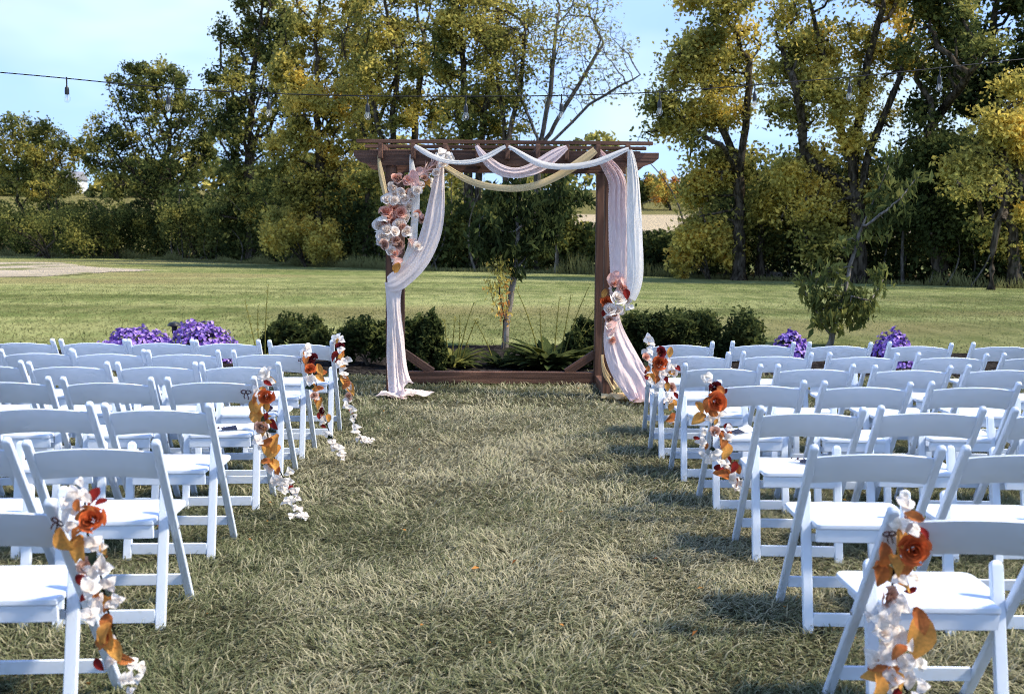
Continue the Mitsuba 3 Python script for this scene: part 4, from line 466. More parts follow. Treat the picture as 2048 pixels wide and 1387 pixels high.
# fallen log, shrubs, asters
t = thing('fallen_log', 'fallen grey log lying at the lawn edge beside the slender tree', 'log')
put('stem', ply(tube(spline([(11.9, 49.6, 0.16), (12.8, 49.2, 0.2), (13.9, 48.9, 0.15)], 14), np.linspace(0.2, 0.13, 14), 10), BARK_PALE, 40), t)
put('limb', ply(tube(spline([(12.4, 49.3, 0.2), (12.2, 48.8, 0.5), (12.0, 48.4, 0.6)], 8), np.linspace(0.07, 0.02, 8), 6), BARK_PALE, 40), t)

for q, (kind, lab, x, Y, h, w) in enumerate(SHRUBS):
    r = np.random.default_rng(600 + q)
    if kind == 'shrub': bush('shrub', lab, x, Y, w * 1.16, h * 1.08, int(5600 * max(1, w / 0.4)), (0.0, 0.27), 0.068, cat='shrub', zb=0.0, seed=50 + q)
    else:
        t = thing('aster', lab, 'flowering plant')
        n = int(1700 * w / 0.45); u = r.normal(size=(n, 3)); u /= np.linalg.norm(u, axis=1, keepdims=True); u[:, 2] = np.abs(u[:, 2])
        b = 0.62 + 0.72 * meshkit.fbm(u * 2.6 + q, 3, seed=q)
        sc = np.array([w, w * 0.75, h]) * b[:, None]
        mb = MB(); mb.add(*leaf_cards(u * sc * r.uniform(0.3, 0.93, n)[:, None] + [x, Y, 0], 0.05, r, (0.0, 0.2), 0.4, 0.3, clump=0.2)); put('foliage', mb.shape(LEAF), t, kind='stuff')
        P = u * sc * r.uniform(0.93, 1.06, n)[:, None]; P[:, 2] = np.abs(P[:, 2]); N = u * [1, 1, 0.8] + r.normal(0, 0.35, (n, 3)); N /= np.linalg.norm(N, axis=1, keepdims=True)
        D = np.cross(N, [0.3, 0.5, 0.81]); D /= np.linalg.norm(D, axis=1, keepdims=True); S = np.cross(N, D); rad = 0.025 * r.uniform(0.7, 1.25, n)
        an = np.arange(9) * 2 * math.pi / 9; rr = np.tile([1.0, 0.62, 0.9], 3)
        ring = (P + [x, Y, 0])[:, None] + rad[:, None, None] * rr[None, :, None] * (np.cos(an)[None, :, None] * D[:, None] + np.sin(an)[None, :, None] * S[:, None]) + (N * rad[:, None] * 0.25)[:, None]
        v = np.concatenate([ring, (P + [x, Y, 0])[:, None]], 1).reshape(-1, 3)
        j = np.arange(9); f = (np.arange(n)[:, None, None] * 10 + np.stack([j, (j + 1) % 9, j * 0 + 9], -1)[None]).reshape(-1, 3)
        hue = np.clip(r.normal(0.5, 0.35, n), 0, 1)
        uv = np.stack([np.repeat(hue, 10), np.tile([0.0] * 9 + [1.0], n)], -1)
        mb = MB(); mb.add(v, f, uv); put('blossoms', mb.shape(ASTER), t, kind='stuff')

# hostas and spent flower stalks in the bed
def clump_plant(label, cx, cy, rad, n, leaf, pal, seed, stalks=(), hue=None):
    r = np.random.default_rng(seed); t = thing('hosta', label, 'plant')
    mb = MB()
    for q in range(n):
        az = r.uniform(0, 2 * math.pi); L = leaf * r.uniform(0.6, 1.1); R0 = rad * r.uniform(0, 0.35); e = r.uniform(0.4, 1.35)
        d = np.array([math.cos(az), math.sin(az), 0]); s = np.array([-d[1], d[0], 0]); b = np.array([cx, cy, 0.02]) + d * R0
        rows = []
        for u, w in zip(np.linspace(0, 1, 5), (0.05, 0.7, 1.0, 0.7, 0.03)):
            c = b + d * L * u * math.cos(e * (1 - u)) + np.array([0, 0, 1]) * L * (math.sin(e) * u - 0.34 * u * u)
            rows.append([c - s * w * L * 0.115 + [0, 0, 0.02 * w], c, c + s * w * L * 0.115 + [0, 0, 0.02 * w]])
        v = np.array(rows).reshape(-1, 3); v[:, 2] = np.maximum(v[:, 2], 0.015)
        f = [[i * 3 + j, i * 3 + j + 1, i * 3 + j + 4, i * 3 + j + 3] for i in range(4) for j in range(2)]
        h = r.uniform(*pal); mb.add(v, f, np.tile([[h, r.uniform(0.2, 1)]], (15, 1)))
    put('foliage', mb.shape(LEAF, True), t, kind='stuff')
    for (dx, dz, lean) in stalks:
        st = MB(); P = spline([(cx + dx * 0.4, cy, 0.05), (cx + dx * 0.75, cy - 0.02, dz * 0.5), (cx + dx + lean, cy + 0.02, dz)], 12)
        st.add(*tube(P, np.linspace(0.009, 0.004, 12), 4), uv=None)
        st.u[-1][:] = (0.4, 0.3)
        Q = P[5:][r.integers(7, size=16)] + r.normal(0, 0.012, (16, 3)); st.add(*leaf_cards(Q, 0.035, r, (0.35, 0.6), 0.4))
        put('flower_stalk', st.shape(LEAF), t)
clump_plant('low hosta with reddened leaves and thin stalks right of the left post', -0.48, 13.3, 0.3, 80, 0.36, (0.0, 0.42), 1, [(-0.2, 0.75, -0.05), (-0.1, 0.6, 0), (0, 0.62, 0.03), (0.1, 0.66, -0.02), (0.17, 0.8, 0.08), (0.22, 0.6, 0.06)])
clump_plant('low dark hosta at the foot of the young tree', 0.12, 13.4, 0.3, 60, 0.30, (0.0, 0.2), 2, [(-0.25, 0.6, -0.1)])
clump_plant('largest spiky hosta with tall leaning seed stalks left of the right post', 0.70, 13.2, 0.4, 210, 0.55, (0.02, 0.34), 3, [(-0.3, 0.98, -0.12), (-0.15, 0.75, 0.02), (0.08, 0.86, 0.02), (0.22, 0.92, 0.02), (0.34, 1.02, 0.12), (0.45, 0.85, 0.15), (0.38, 0.6, 0.2)])
clump_plant('two thin reed stalks standing between the asters and the round shrub', -2.92, 14.0, 0.08, 6, 0.14, (0.3, 0.5), 4, [(-0.18, 0.78, -0.05), (-0.08, 0.72, 0.02), (0.05, 0.98, 0.02)])

# ---------------------------------------------------------------- arch
arch = thing('wedding_arch', 'reddish brown timber pergola arch at the end of the grass aisle', 'arch')
def plank(name, p0, p1, w, h, wd, off): put(name, mikit.ply(*[(lambda q: (q[0], q[1]))(b := bar_uv(p0, p1, w, h, wd, off))], WOOD, False, uv=b[2]), arch)
XL, XR, YF, YB = -1.005, 1.155, 10.95, 11.85
for q, (x, y) in enumerate([(XL, YF), (XR, YF), (XL, YB), (XR, YB)]): plank('post', (x, y, -0.02), (x, y, 2.27), 0.11, 0.11, (1, 0, 0), q * 3.1)
for q, y in enumerate((YF - 0.078, YB + 0.078)):
    o = [(-1.36, 2.41), (-1.36, 2.355), (-1.30, 2.30), (-1.2, 2.275), (-1.18, 2.27), (1.44, 2.27), (1.46, 2.275), (1.56, 2.31), (1.615, 2.355), (1.615, 2.41)]
    m = trimesh.creation.extrude_polygon(Polygon(o), 0.042, engine='earcut')
    v = np.array(m.vertices); w = np.stack([v[:, 0], y - 0.021 + v[:, 2], v[:, 1] + 0.002], 1)
    put('header', ply((w, m.faces), WOOD, False, np.stack([w[:, 0] + q * 5, w[:, 2] * 1.0 + w[:, 1]], 1)), arch)
for q, x in enumerate((-1.094, -0.78, -0.468, -0.154, 0.135, 0.429, 0.709, 1.012, 1.304)):
    plank('rafter', (x, 10.76, 2.405), (x, 12.05, 2.405), 0.042, 0.15, (1, 0, 0), 11 + q * 2.3)
for q, y in enumerate((10.83, 11.4, 11.97)):
    plank('slat', (-1.33 + 0.02 * (q % 2), y, 2.499), (1.55 + 0.015 * (q % 3), y, 2.499), 0.05, 0.034, (0, 1, 0), 40 + q * 3.7)
plank('base_beam', (XL + 0.056, YB, 0.075), (XR - 0.056, YB, 0.075), 0.13, 0.09, (0, 0, 1), 71)
for q, s in enumerate((1, -1)):
    x = XL + 0.057 if s > 0 else XR - 0.057
    plank('brace', (x - s * 0.012, YB + 0.002, 0.34), (x + s * 0.30, YB + 0.002, 0.13), 0.085, 0.06, (0, 0, 1), 80 + q * 3)
for s in (XL, XR):
    plank('base_rail', (s, YF + 0.056, 0.06), (s, YB - 0.056, 0.06), 0.1, 0.09, (0, 0, 1), 90 + s)

# ---------------------------------------------------------------- drapes
def strip(rows, folds, amp, seed, ns=70, nt=40, bulge=0.25, sway=0.5):
    r = np.random.default_rng(seed); S = spline(rows, ns); C, hw = S[:, :3], np.maximum(S[:, 3], 0.008)
    t = np.gradient(C, axis=0); t /= np.linalg.norm(t, axis=1, keepdims=True); ny = np.array([0, -1.0, 0])
    w = np.cross(t, ny); w /= np.linalg.norm(w, axis=1, keepdims=True); nn = np.cross(w, t)
    tau = np.linspace(-1, 1, nt); u = np.linspace(0, 1, ns)
    ph = r.uniform(0, 6.28, 4)
    warp = tau[None] + 0.10 * np.sin(2.2 * tau[None] + 5 * u[:, None] + ph[0])
    Q = np.stack([warp * folds * 0.9 + 0.25 * np.sin(3 * u[:, None]), np.repeat(u[:, None] * 2.4, nt, 1), 0 * warp], -1)
    rid = 1 - np.abs(2 * meshkit.noise(Q * [1.1, 1.1, 1] + 3.1 * seed, seed + 5) - 1)
    fo = 1.9 * (rid ** 2 - 0.45) + 1.5 * (meshkit.fbm(Q * [1.6, 1.0, 1] + 7.3 * seed, 3, seed=seed) - 0.5) + 0.55 * np.sin(math.pi * folds * 0.5 * warp + ph[1] + sway * np.sin(4 * u[:, None] + ph[2]))
    a = amp * (0.55 + 0.45 * np.sin(3 * u + ph[0]))[:, None] * np.minimum(1, hw / 0.08)[:, None]
    off = a * fo + (bulge * hw)[:, None] * (1 - tau[None] ** 2)
    side = hw[:, None] * (tau[None] + 0.04 * np.sin(9 * u[:, None] + 3 * np.sign(tau[None])))
    v = C[:, None] + w[:, None] * side[..., None] + nn[:, None] * off[..., None]
    v = v.reshape(-1, 3); v[:, 2] = np.maximum(v[:, 2], 0.012 + 0.012 * np.abs(fo.ravel()))
    i, j = np.meshgrid(np.arange(ns - 1), np.arange(nt - 1), indexing='ij'); k = (i * nt + j).ravel()
    return v, np.stack([k, k + 1, k + nt + 1, k + nt], 1)
def drape(label, pieces, m, seed, group=None):
    t = thing('drape', label, 'fabric drape')
    for q, (nm, key, folds, amp) in enumerate(pieces): put(nm, ply(strip(DRAPES[key], folds, amp, seed + q), m, True), t)
    return t
drape('gold fabric swag hanging lowest across the middle of the arch top', [('swag', 'gold_swag', 4, 0.012)], CLOTH_G, 1)
drape('white fabric looped in two swags along the arch header', [('swag', 'white_swag_a', 3, 0.010), ('swag', 'white_swag_b', 3, 0.012)], CLOTH_W, 5)
drape('blush fabric swag between the two white swags on the header', [('swag', 'blush_swag', 4, 0.016)], CLOTH_B, 9)
tl = drape('pale blush drape tied round the left post and pooling on the grass', [('panel', 'left_blush', 5, 0.022), ('panel', 'left_tail', 5, 0.020)], CLOTH_P, 12)
drape('narrow white drape behind the flowers on the left post', [('panel', 'left_white', 3, 0.012)], CLOTH_W, 15)
drape('short gold cloth hanging above the flowers at the left post', [('panel', 'left_gold', 3, 0.008)], CLOTH_G, 17)
tr = drape('blush pleated drape on the right post flaring out to the grass', [('panel', 'right_blush', 7, 0.026), ('panel', 'right_tail', 5, 0.024)], CLOTH_B, 20)
drape('white drape hanging outermost beside the right post', [('panel', 'right_white', 3, 0.018)], CLOTH_W, 24)
tg = drape('thin gold cloth between the blush and white drapes on the right post', [('panel', 'right_gold', 3, 0.008), ('tail', 'right_gold_tail', 3, 0.012)], CLOTH_G, 27)
def puddle(cx, cy, rx, ry, seed, m, parent):
    r = np.random.default_rng(seed); k, n = 12, 44; an = np.arange(n) * 2 * math.pi / n
    rad = np.linspace(0.02, 1, k); ed = 1 + 0.12 * np.sin(3 * an + seed) + 0.07 * np.sin(7 * an + 2) + 0.025 * r.normal(size=n)
    V = np.stack([cx + rx * rad[:, None] * np.cos(an) * ed, cy + ry * rad[:, None] * np.sin(an) * ed, 0 * rad[:, None] * an], -1)
    z = 0.05 + 0.065 * (meshkit.fbm(V * [22, 22, 1], 3, seed=seed) - 0.3) * (1.1 - rad[:, None]) + 0.02 * np.sin(an * 6 + 9 * rad[:, None])
    V[..., 2] = np.maximum(z, 0.03); v, f = loft(V, close=False); put('hem', ply((v, f), m, True), parent)
puddle(-0.86, 10.74, 0.26, 0.16, 3, CLOTH_P, tl)
puddle(1.62, 10.36, 0.30, 0.14, 8, CLOTH_B, tr)
puddle(1.24, 10.62, 0.17, 0.11, 5, CLOTH_G, tg)

# ---------------------------------------------------------------- flowers (unit pieces facing +z, one metre across)
def grid_faces(a, b): i, j = np.meshgrid(np.arange(a - 1), np.arange(b - 1), indexing='ij'); k = (i * b + j).ravel(); return np.stack([k, k + 1, k + b + 1, k + b], 1)
def rose_mesh(seed, n=17, tight=1.0):
    r = np.random.default_rng(seed); mb = MB(); F = grid_faces(5, 5)
    for k in range(n):
        t = k / (n - 1); R = 0.05 + 0.42 * t ** 0.85; az = k * 2.4 + r.normal(0, 0.15); half = (1.5 - 0.75 * t) * r.uniform(0.9, 1.1); h = 0.30 * (1 - 0.55 * t) * tight
        u, v = np.meshgrid(np.linspace(-1, 1, 5), np.linspace(0, 1, 5), indexing='ij')
        edge = 1 - 0.28 * u * u
        rr = R * (0.25 + 0.85 * v ** 0.6) + 0.07 * t * v ** 4; a = az + u * half * (0.35 + 0.65 * v)
        z = -0.22 + (h + 0.22) * v * edge - 0.16 * t * v ** 3 + r.normal(0, 0.01)
        rr = rr * (1 + 0.03 * np.sin(5 * u + k))
        mb.add(np.stack([rr * np.cos(a), rr * np.sin(a), z], -1).reshape(-1, 3), F, np.stack([np.full(25, r.uniform()), v.ravel() * (0.55 + 0.45 * t)], -1))
    return mb
def leaf_piece(seed, w=0.62, curl=0.35, n=1, spread=1.2, notch=0.0):
    r = np.random.default_rng(seed); mb = MB(); F = grid_faces(7, 5)
    for q in range(n):
        L = 1.0 if n == 1 else r.uniform(0.5, 0.72); az = (q - (n - 1) / 2) * spread + r.normal(0, 0.2); x0 = -0.5 if n == 1 else -0.1
        u, v = np.meshgrid(np.linspace(0, 1, 7), np.linspace(-1, 1, 5), indexing='ij')
        wid = w * L * 0.5 * np.sin(math.pi * np.clip(u, 0.02, 0.99) ** 0.8) ** 0.75 * (1 + 0.05 * np.sin(9 * u + seed))
        x = x0 + L * u; y = wid * v; z = -curl * L * (u - 0.3) ** 2 + 0.16 * L * np.abs(v) * np.sin(math.pi * u) + 0.05 * np.sin(6 * u + 3 * v + seed)
        c, s = math.cos(az), math.sin(az)
        mb.add(np.stack([c * x - s * y, s * x + c * y, z + 0.08 * q], -1).reshape(-1, 3), F, np.stack([np.full(35, r.uniform()), (0.35 + 0.65 * u).ravel()], -1))
    return mb
def plume_mesh(seed):
    r = np.random.default_rng(seed); mb = MB()
    for q in range(70):
        t = r.uniform(0, 1); a = r.normal(0, 0.7); b = np.array([-0.5 + 0.8 * t, 0, 0]); d = np.array([1.0, a, r.normal(0, 0.4)]); d /= np.linalg.norm(d); L = 0.4 * (1.1 - 0.5 * t); s = np.cross(d, r.normal(size=3)); s *= 0.016 / np.linalg.norm(s)
        mb.add([b - s, b + s, b + d * L * 0.6 - s + [0, 0, 0.03], b + d * L * 0.6 + s + [0, 0, 0.03], b + d * L - [0, 0, 0.05]], [[0, 1, 3], [0, 3, 2], [2, 3, 4]], np.tile([[r.uniform(), 0.8]], (5, 1)))
    return mb
def bow_mesh(seed):
    r = np.random.default_rng(seed); mb = MB()
    def band(P, w):
        P = spline(P, 16); t = np.gradient(P, axis=0); t /= np.linalg.norm(t, axis=1, keepdims=True); s = np.cross(t, [0, 0.25, 1.0]); s /= np.linalg.norm(s, axis=1, keepdims=True)
        mb.add(np.stack([P - s * w, P + s * w], 1).reshape(-1, 3), grid_faces(16, 2))
    for sg in (-1, 1): band([(0, 0, 0), (sg * 0.3, 0.22, 0.12), (sg * 0.52, 0.05, 0.05), (sg * 0.3, -0.12, -0.08), (0, 0, 0.02)], 0.07)
    band([(0, 0, 0.03), (0.2, -0.3, 0.02), (0.28, -0.75, 0.0)], 0.06); band([(0, 0, 0.03), (-0.16, -0.3, 0.02), (-0.05, -0.7, 0.03)], 0.06)
    v, f = loft([np.c_[rrect(0.16, 0.16) * s, np.full(12, z)] for z, s in ((-0.05, .6), (0, 1), (0.07, 1), (0.1, .5))]); mb.add(v, f)
    return mb
ROSES = {c: [rose_mesh(i + 7 * j, 17 if c != 'RW' else 15).shape(PET[c], True) for i in range(3)] for j, c in enumerate(('RR', 'RB', 'RT', 'RP', 'RW'))}
LEAVES = {c: [leaf_piece(20 + i + 5 * j, (0.66, 0.58, 0.52)[i], (0.3, 0.6, 0.1)[i]).shape(PET[c], True) for i in range(3)] for j, c in enumerate(('LG', 'LR', 'LB', 'LP', 'LD'))}
BLOSSOM = [leaf_piece(60 + i, 0.8, 0.4, n=3, spread=(1.3, 1.9, 2.05)[i]).shape(PET['W' if i != 1 else 'RW'], True) for i in range(3)]
PLUME = plume_mesh(3).shape(PET['F']); BOW = bow_mesh(4).shape(RIBBON, 40, False)

def face(n, spin):
    n = np.asarray(n, float) / np.linalg.norm(n); a = np.cross([0, 0, 1.0], n); a /= np.linalg.norm(a); b = np.cross(n, a)
    c, s = math.cos(spin), math.sin(spin); return np.stack([c * a + s * b, -s * a + c * b, n], 1)
def arrange(name, label, cat, items, seed, group=None, vine=True, dy=0.03, droop=True):
    r = np.random.default_rng(seed); t = thing(name, label, cat, group); C = []
    items = list(items)
    if vine:
        its = sorted(items, key=lambda q: -q[3])
        for e in range(len(its) - 1):
            if e % 2 == 1: items.append((('W', 'W', 'LG', 'W', 'LR', 'LG')[int(r.integers(6))] if its[e][3] > its[-1][3] + 0.3 * (its[0][3] - its[-1][3]) else 'W',) + tuple((np.array(its[e][1:]) + np.array(its[e + 1][1:])) / 2 * [1, 1, 1, 0.9]))
    if name == 'flower_arrangement':
        for q in range(len(items) // 2):
            e = items[int(r.integers(len(items)))]; items.append((('RW', 'RW', 'RP', 'W', 'LP', 'RT')[q % 6], e[1] + r.normal(0, 0.035), e[2] + 0.04, e[3] + r.normal(0, 0.045), 0.085 * r.uniform(0.7, 1.1)))
    for (ty, x, y, z, s) in items:
        p = np.array([x, y + r.normal(0, dy), max(z, 0.035)]); C.append(p)
        n = np.array([r.normal(0, 0.35), -1.0, 0.35 + r.normal(0, 0.3)]); spin = r.uniform(0, 6.28)
        if ty[0] == 'L' and droop: spin = -math.pi / 2 + r.normal(0, 0.8)
        if ty == 'F': n = np.array([0, -1, 0.1]); spin = (0.7 if z > 2 else -0.7)
        if ty == 'X': n = np.array([0.1, -1, 0.1]); spin = r.normal(0, 0.3)
        if z < 0.12: n = np.array([r.normal(0, 0.4), -0.5, 1.0])
        s = s * ({'R': 1.15, 'L': 1.3, 'X': 0.8}.get(ty[0], 1.15 if seed in (300, 304) else 1.3) if vine else 1.08)
        M = np.eye(4); M[:3, :3] = face(n, spin) * s * (1.0 if ty[0] == 'R' else 1.12); 
        if ty[0] == 'R': p = p + np.array([0, -0.025, 0]) ; M[:3, 3] = p
        else: M[:3, 3] = p + np.array([0, 0.008, 0])
        k = int(r.integers(3)) if seed not in (300, 304) or r.uniform() < 0.35 else 1
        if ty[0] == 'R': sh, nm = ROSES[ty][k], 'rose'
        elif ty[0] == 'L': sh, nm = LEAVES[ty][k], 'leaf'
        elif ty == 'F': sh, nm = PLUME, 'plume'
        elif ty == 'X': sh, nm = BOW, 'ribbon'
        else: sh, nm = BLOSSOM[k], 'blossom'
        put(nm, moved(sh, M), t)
    C = np.array(C)
    if vine:
        o = C[np.argsort(-C[:, 2])]; w = max(3, len(o) // 6); P = np.array([o[max(0, i - w):i + w + 1].mean(0) for i in np.linspace(0, len(o) - 1, 9).astype(int)]); P[:, 1] += 0.045
        put('vine', ply(tube(spline(P, 30), 0.0035, 5), PET['LD'], True, np.zeros((152, 2))), t)
    return t
GR = None
for q, (k, lab) in enumerate([('L1', 'blurred flower garland on the nearest chair at the lower left'), ('L4', 'rust and white flower garland on the fourth row chair left of the aisle'),
                              ('L6', 'flower garland with a burgundy rose on the second row chair left of the aisle'), ('L7', 'flower garland trailing onto the grass from the front row chair left of the aisle'),
                              ('R1', 'blurred flower garland on the nearest chair at the lower right'), ('R4', 'flower garland with burgundy and rust roses on the fourth row chair right of the aisle'),
                              ('R6', 'flower garland with a large rust rose on the second row chair right of the aisle'), ('R7', 'flower garland topped by white blossoms on the front row chair right of the aisle')]):
    arrange('flower_garland', lab, 'flower garland', FLOWERS[k], 300 + q)
arrange('flower_arrangement', 'large cascade of white, peach and rust roses on the left arch post', 'flower arrangement', FLOWERS['AL'], 320, vine=False, dy=0.05)
arrange('flower_arrangement', 'small cluster of roses with a white bloom tied to the right arch post', 'flower arrangement', FLOWERS['AR'], 321, vine=False, dy=0.04)

# ---------------------------------------------------------------- chairs
def part(*vf): 
    mb = MB()
    for v, f in vf: mb.add(v, f)
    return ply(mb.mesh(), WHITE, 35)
dpost = np.array([0, 0.53, -0.753]); dpost /= np.linalg.norm(dpost); npost = np.cross(dpost, [1.0, 0, 0])   # npost points back and down
def on_post(s): return np.array([0, 0, 0.753]) + dpost * s
SH = {}
for k, sg in enumerate((-1, 1)):
    off = np.array([sg * 0.2335, 0, 0])
    SH['post', k] = part(bar(off + on_post(-0.035), off + on_post(0.921) + [0, 0, -0.006], 0.033, 0.030, (1, 0, 0), 0.5, (0.017, 0)))
    o2 = np.array([sg * 0.197, 0, 0])
    SH['leg', k] = part(bar(o2 + [0, 0.275, 0.548], o2 + [0, 0.15, -0.006], 0.040, 0.024, (1, 0, 0), 0.4, (0.02, 0)))
u, v = np.meshgrid(np.linspace(-1, 1, 19), np.linspace(0, 1, 6), indexing='ij')
def panel(th):
    s = 0.030 + 0.142 * v - 0.050 * (1 - u * u) * (1 - 0.08 * v); c = on_post(0)[None, None] + s[..., None] * dpost
    return c + np.array([1.0, 0, 0]) * (u * 0.219)[..., None] + npost * (0.030 * (1 - u * u) + th * np.sqrt(np.clip(1 - (2 * v - 1) ** 8, 0.15, 1)))[..., None]
Pa, Pb = panel(0.008), panel(-0.008); rings = np.concatenate([Pa, Pb[:, ::-1]], 1)
SH['backrest', 0] = part(loft(rings))
half = [(0.172, 0.165), (0.176, 0.255), (0.212, 0.262), (0.222, 0.29), (0.228, 0.45)] + [(0.193 + 0.035 * math.cos(a), 0.495 + 0.035 * math.sin(a)) for a in np.linspace(0, math.pi / 2, 6)]
outl = np.array(half + [(-x, y) for x, y in half[::-1]]); 
def densify(o, n=72):
    q = np.vstack([o, o[:1]]); s = np.r_[0, np.cumsum(np.linalg.norm(np.diff(q, axis=0), axis=1))]; t = np.linspace(0, s[-1], n, endpoint=False); return np.stack([np.interp(t, s, q[:, 0]), np.interp(t, s, q[:, 1])], 1)
SH['seat', 0] = part(slab(densify(outl)[::-1] * [-1, 1] if False else densify(outl), 0.408, 0.432, 0.006))
bx = lambda x0, x1, y0, y1, z0, z1: bar(((x0 + x1) / 2, (y0 + y1) / 2, z0), ((x0 + x1) / 2, (y0 + y1) / 2, z1), x1 - x0, y1 - y0, (1, 0, 0), 0.2)
SH['apron', 0] = part(bx(-0.171, 0.171, 0.171, 0.189, 0.356, 0.410), bx(-0.188, -0.172, 0.27, 0.49, 0.362, 0.410), bx(0.172, 0.188, 0.27, 0.49, 0.362, 0.410), bx(-0.186, 0.186, 0.49, 0.506, 0.362, 0.410))
SH['stretcher', 0] = part(bar((-0.178, 0.161, 0.05), (0.178, 0.161, 0.05), 0.052, 0.018, (0, 0, 1), 0.3))
c = on_post((0.753 - 0.108) / 0.8178 * 1.0)
SH['stretcher', 1] = part(bar((-0.218, c[1], c[2]), (0.218, c[1], c[2]), 0.045, 0.018, (0, 0.0, 1), 0.3))
SH['stretcher', 2] = part(bar((-0.178, 0.236, 0.36), (0.178, 0.236, 0.36), 0.03, 0.016, (0, 0, 1), 0.3))
for k, sg in enumerate((-1, 1)):
    mbb = MB(); mbb.add(*bar((sg * 0.2495, 0.262, 0.38), (sg * 0.2535, 0.262, 0.38), 0.018, 0.018, (0, 1, 0), 1.0)); SH['bolt', k] = mbb.shape(STEEL, 35, False)
ORD = ['', 'first', 'second', 'third', 'fourth', 'fifth', 'sixth', 'seventh']
ROWS = [
 ('left', 1, 3.10, [-1.485]), ('left', 2, 4.06, [-1.488, -2.031]), ('left', 3, 5.02, [-1.537, -2.078]), ('left', 4, 5.98, [-1.534, -2.095, -2.65]),
 ('left', 5, 6.74, [-1.544, -2.057, -2.59, -3.125]), ('left', 6, 7.50, [-1.533, -2.104, -2.612, -3.105, -3.599]), ('left', 7, 8.30, [-1.448, -1.996, -2.503, -3.012, -3.534, -4.05]),
 ('right', 1, 3.05, [1.366]), ('right', 2, 4.00, [1.437, 1.998]), ('right', 3, 5.00, [1.467, 2.037, 2.632]), ('right', 4, 5.95, [1.474, 2.041, 2.65, 3.235]),
 ('right', 5, 6.80, [1.431, 2.017, 2.615, 3.215]), ('right', 6, 7.55, [1.403, 1.971, 2.575, 3.194, 3.786]), ('right', 7, 8.40, [1.451, 2.078, 2.673, 3.289, 3.955])]
r = np.random.default_rng(9); SEATS = {}
for side, row, Y, xs_ in ROWS:
    for c, x in enumerate(xs_):
        fr = 8 - row
        lab = f'white folding chair, {ORD[c + 1]} from the aisle, {ORD[fr]} row from the front, {side} block'
        t = thing('folding_chair', lab, 'chair', 'white folding chairs in rows facing the arch')
        M = mat(x, Y, 0.004, rz=(0.035 if side == 'left' else -0.035) + r.normal(0, 0.018), tilt=r.normal(0, 0.006), roll=r.normal(0, 0.006))
        M[:3, 3] += [0, r.normal(0, 0.012), 0]
        SEATS[side[0] + str(row), c] = M
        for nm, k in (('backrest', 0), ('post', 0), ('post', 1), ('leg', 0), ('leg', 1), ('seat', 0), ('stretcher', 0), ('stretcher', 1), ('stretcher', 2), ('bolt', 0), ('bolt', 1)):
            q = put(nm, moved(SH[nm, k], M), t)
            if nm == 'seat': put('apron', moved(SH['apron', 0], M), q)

# folded paper programmes with dark ribbons on some seats
def programme(label, seat, dx, dyy, spin):
    M = SEATS[seat] @ mat(dx, dyy, 0.434, rz=spin); t = thing('wedding_program', label, 'paper program')
    u, v = np.meshgrid(np.linspace(0, 1, 9), np.linspace(-1, 1, 7), indexing='ij')
    z = 0.004 + 0.022 * (1 - np.abs(v)) * (0.4 + u); V = np.stack([0.01 + 0.2 * u, 0.055 * v * (0.55 + 0.6 * u), z], -1).reshape(-1, 3)
    put('sheet', moved(ply((V, grid_faces(9, 7)), PAPER, True), M), t)
    u2 = u * 0.42 - 0.02; V = np.stack([0.01 + 0.2 * u2, 0.057 * v * (0.55 + 0.6 * u2), 0.004 + 0.022 * (1 - np.abs(v)) * (0.4 + u2) + 0.003], -1).reshape(-1, 3)
    put('dark_band', moved(ply((V, grid_faces(9, 7)), INK, True), M), t)
    k = bow_mesh(2); put('bow', moved(k.shape(RIBBON, 40, False), M @ mat(-0.008, 0, 0.016, s=0.06)), t)
programme('white paper program with dark ribbon on the aisle seat in the fifth row, right block', ('r3', 0), 0.05, 0.40, -0.35)
programme('white paper program with dark ribbon on the aisle seat in the fourth row, left block', ('l4', 0), -0.02, 0.28, 0.4)
programme('white paper program with dark ribbon on the second seat in the fifth row, left block', ('l3', 1), -0.05, 0.33, 0.5)
programme('white paper program with dark ribbon on the aisle seat in the fourth row, right block', ('r4', 0), -0.1, 0.27, 0.9)
t = thing('ribbon_bow', 'dark satin bow lying on the aisle seat in the third row, left block', 'bow')
put('loop', moved(bow_mesh(8).shape(RIBBON, 40, False), SEATS['l5', 0] @ mat(0.12, 0.30, 0.448, rz=0.6, s=0.15)), t)

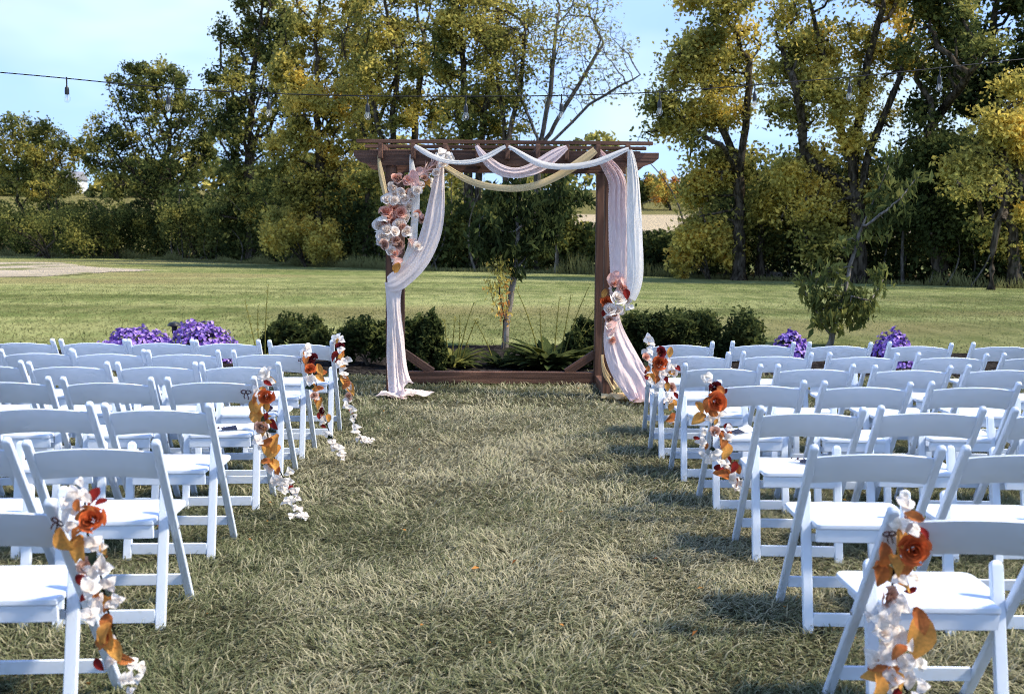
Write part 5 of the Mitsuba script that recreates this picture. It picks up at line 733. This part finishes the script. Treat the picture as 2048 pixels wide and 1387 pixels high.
# ---------------------------------------------------------------- string lights
t = thing('string_light', 'black cable of hanging light bulbs strung across the sky above the arch', 'string lights')
W = np.array(WIRE); ext = np.vstack([[W[0] + (W[0] - W[1]) * 2.2], W, [W[-1] + (W[-1] - W[-2]) * 2.0]])
P = spline(ext, 160); put('cable', ply(tube(P, 0.005, 6), BLACK, 60), t)
bulb = trimesh.creation.revolve(np.array([(0.0005, -0.074), (0.012, -0.072), (0.022, -0.062), (0.028, -0.046), (0.028, -0.034), (0.022, -0.018), (0.015, 0.0)]), sections=20)
sock = trimesh.creation.revolve(np.array([(0.0005, 0.075), (0.007, 0.074), (0.010, 0.062), (0.0165, 0.055), (0.019, 0.03), (0.019, -0.004), (0.0005, -0.005)]), sections=16)
fil = MB(); fil.add(*tube([(-0.007, 0, -0.004), (-0.009, 0, -0.03), (-0.004, 0, -0.055), (0.004, 0, -0.055), (0.009, 0, -0.03), (0.007, 0, -0.004)], 0.0022, 5)); fil.add(*tube([(0, 0.006, -0.004), (0, 0.003, -0.035), (0, 0, -0.055)], 0.002, 5))
bs, ss, fs = ply(bulb, GLASS, True), ply(sock, BLACK, 40), fil.shape(FILAMENT, True, False)
for i in range(1, len(W) - 1):
    c = W[i] + [0, 0, -0.135]
    drop = ply(tube([W[i] + [0, 0, 0.012], W[i] + [0, 0, -0.03], c + [0, 0, 0.07]], 0.006, 6), BLACK, 60)
    k = put('bulb', moved(bs, mat(*c)), t); put('filament', moved(fs, mat(*c)), k); put('socket', moved(ss, mat(*c)), t); put('hanger', drop, t)

# garden lantern among the asters
t = thing('garden_light', 'small black path light standing between the purple aster mounds', 'garden light')
put('stake', ply(tube([(-4.07, 14.1, 0), (-4.07, 14.1, 0.36)], 0.012, 8), BLACK, 40), t)
put('lamp_head', ply(trimesh.creation.revolve(np.array([(0.0005, 0.34), (0.03, 0.35), (0.035, 0.43), (0.09, 0.45), (0.06, 0.485), (0.0005, 0.5)]), sections=16, transform=mat(-4.07, 14.1, 0)), BLACK, 30), t)
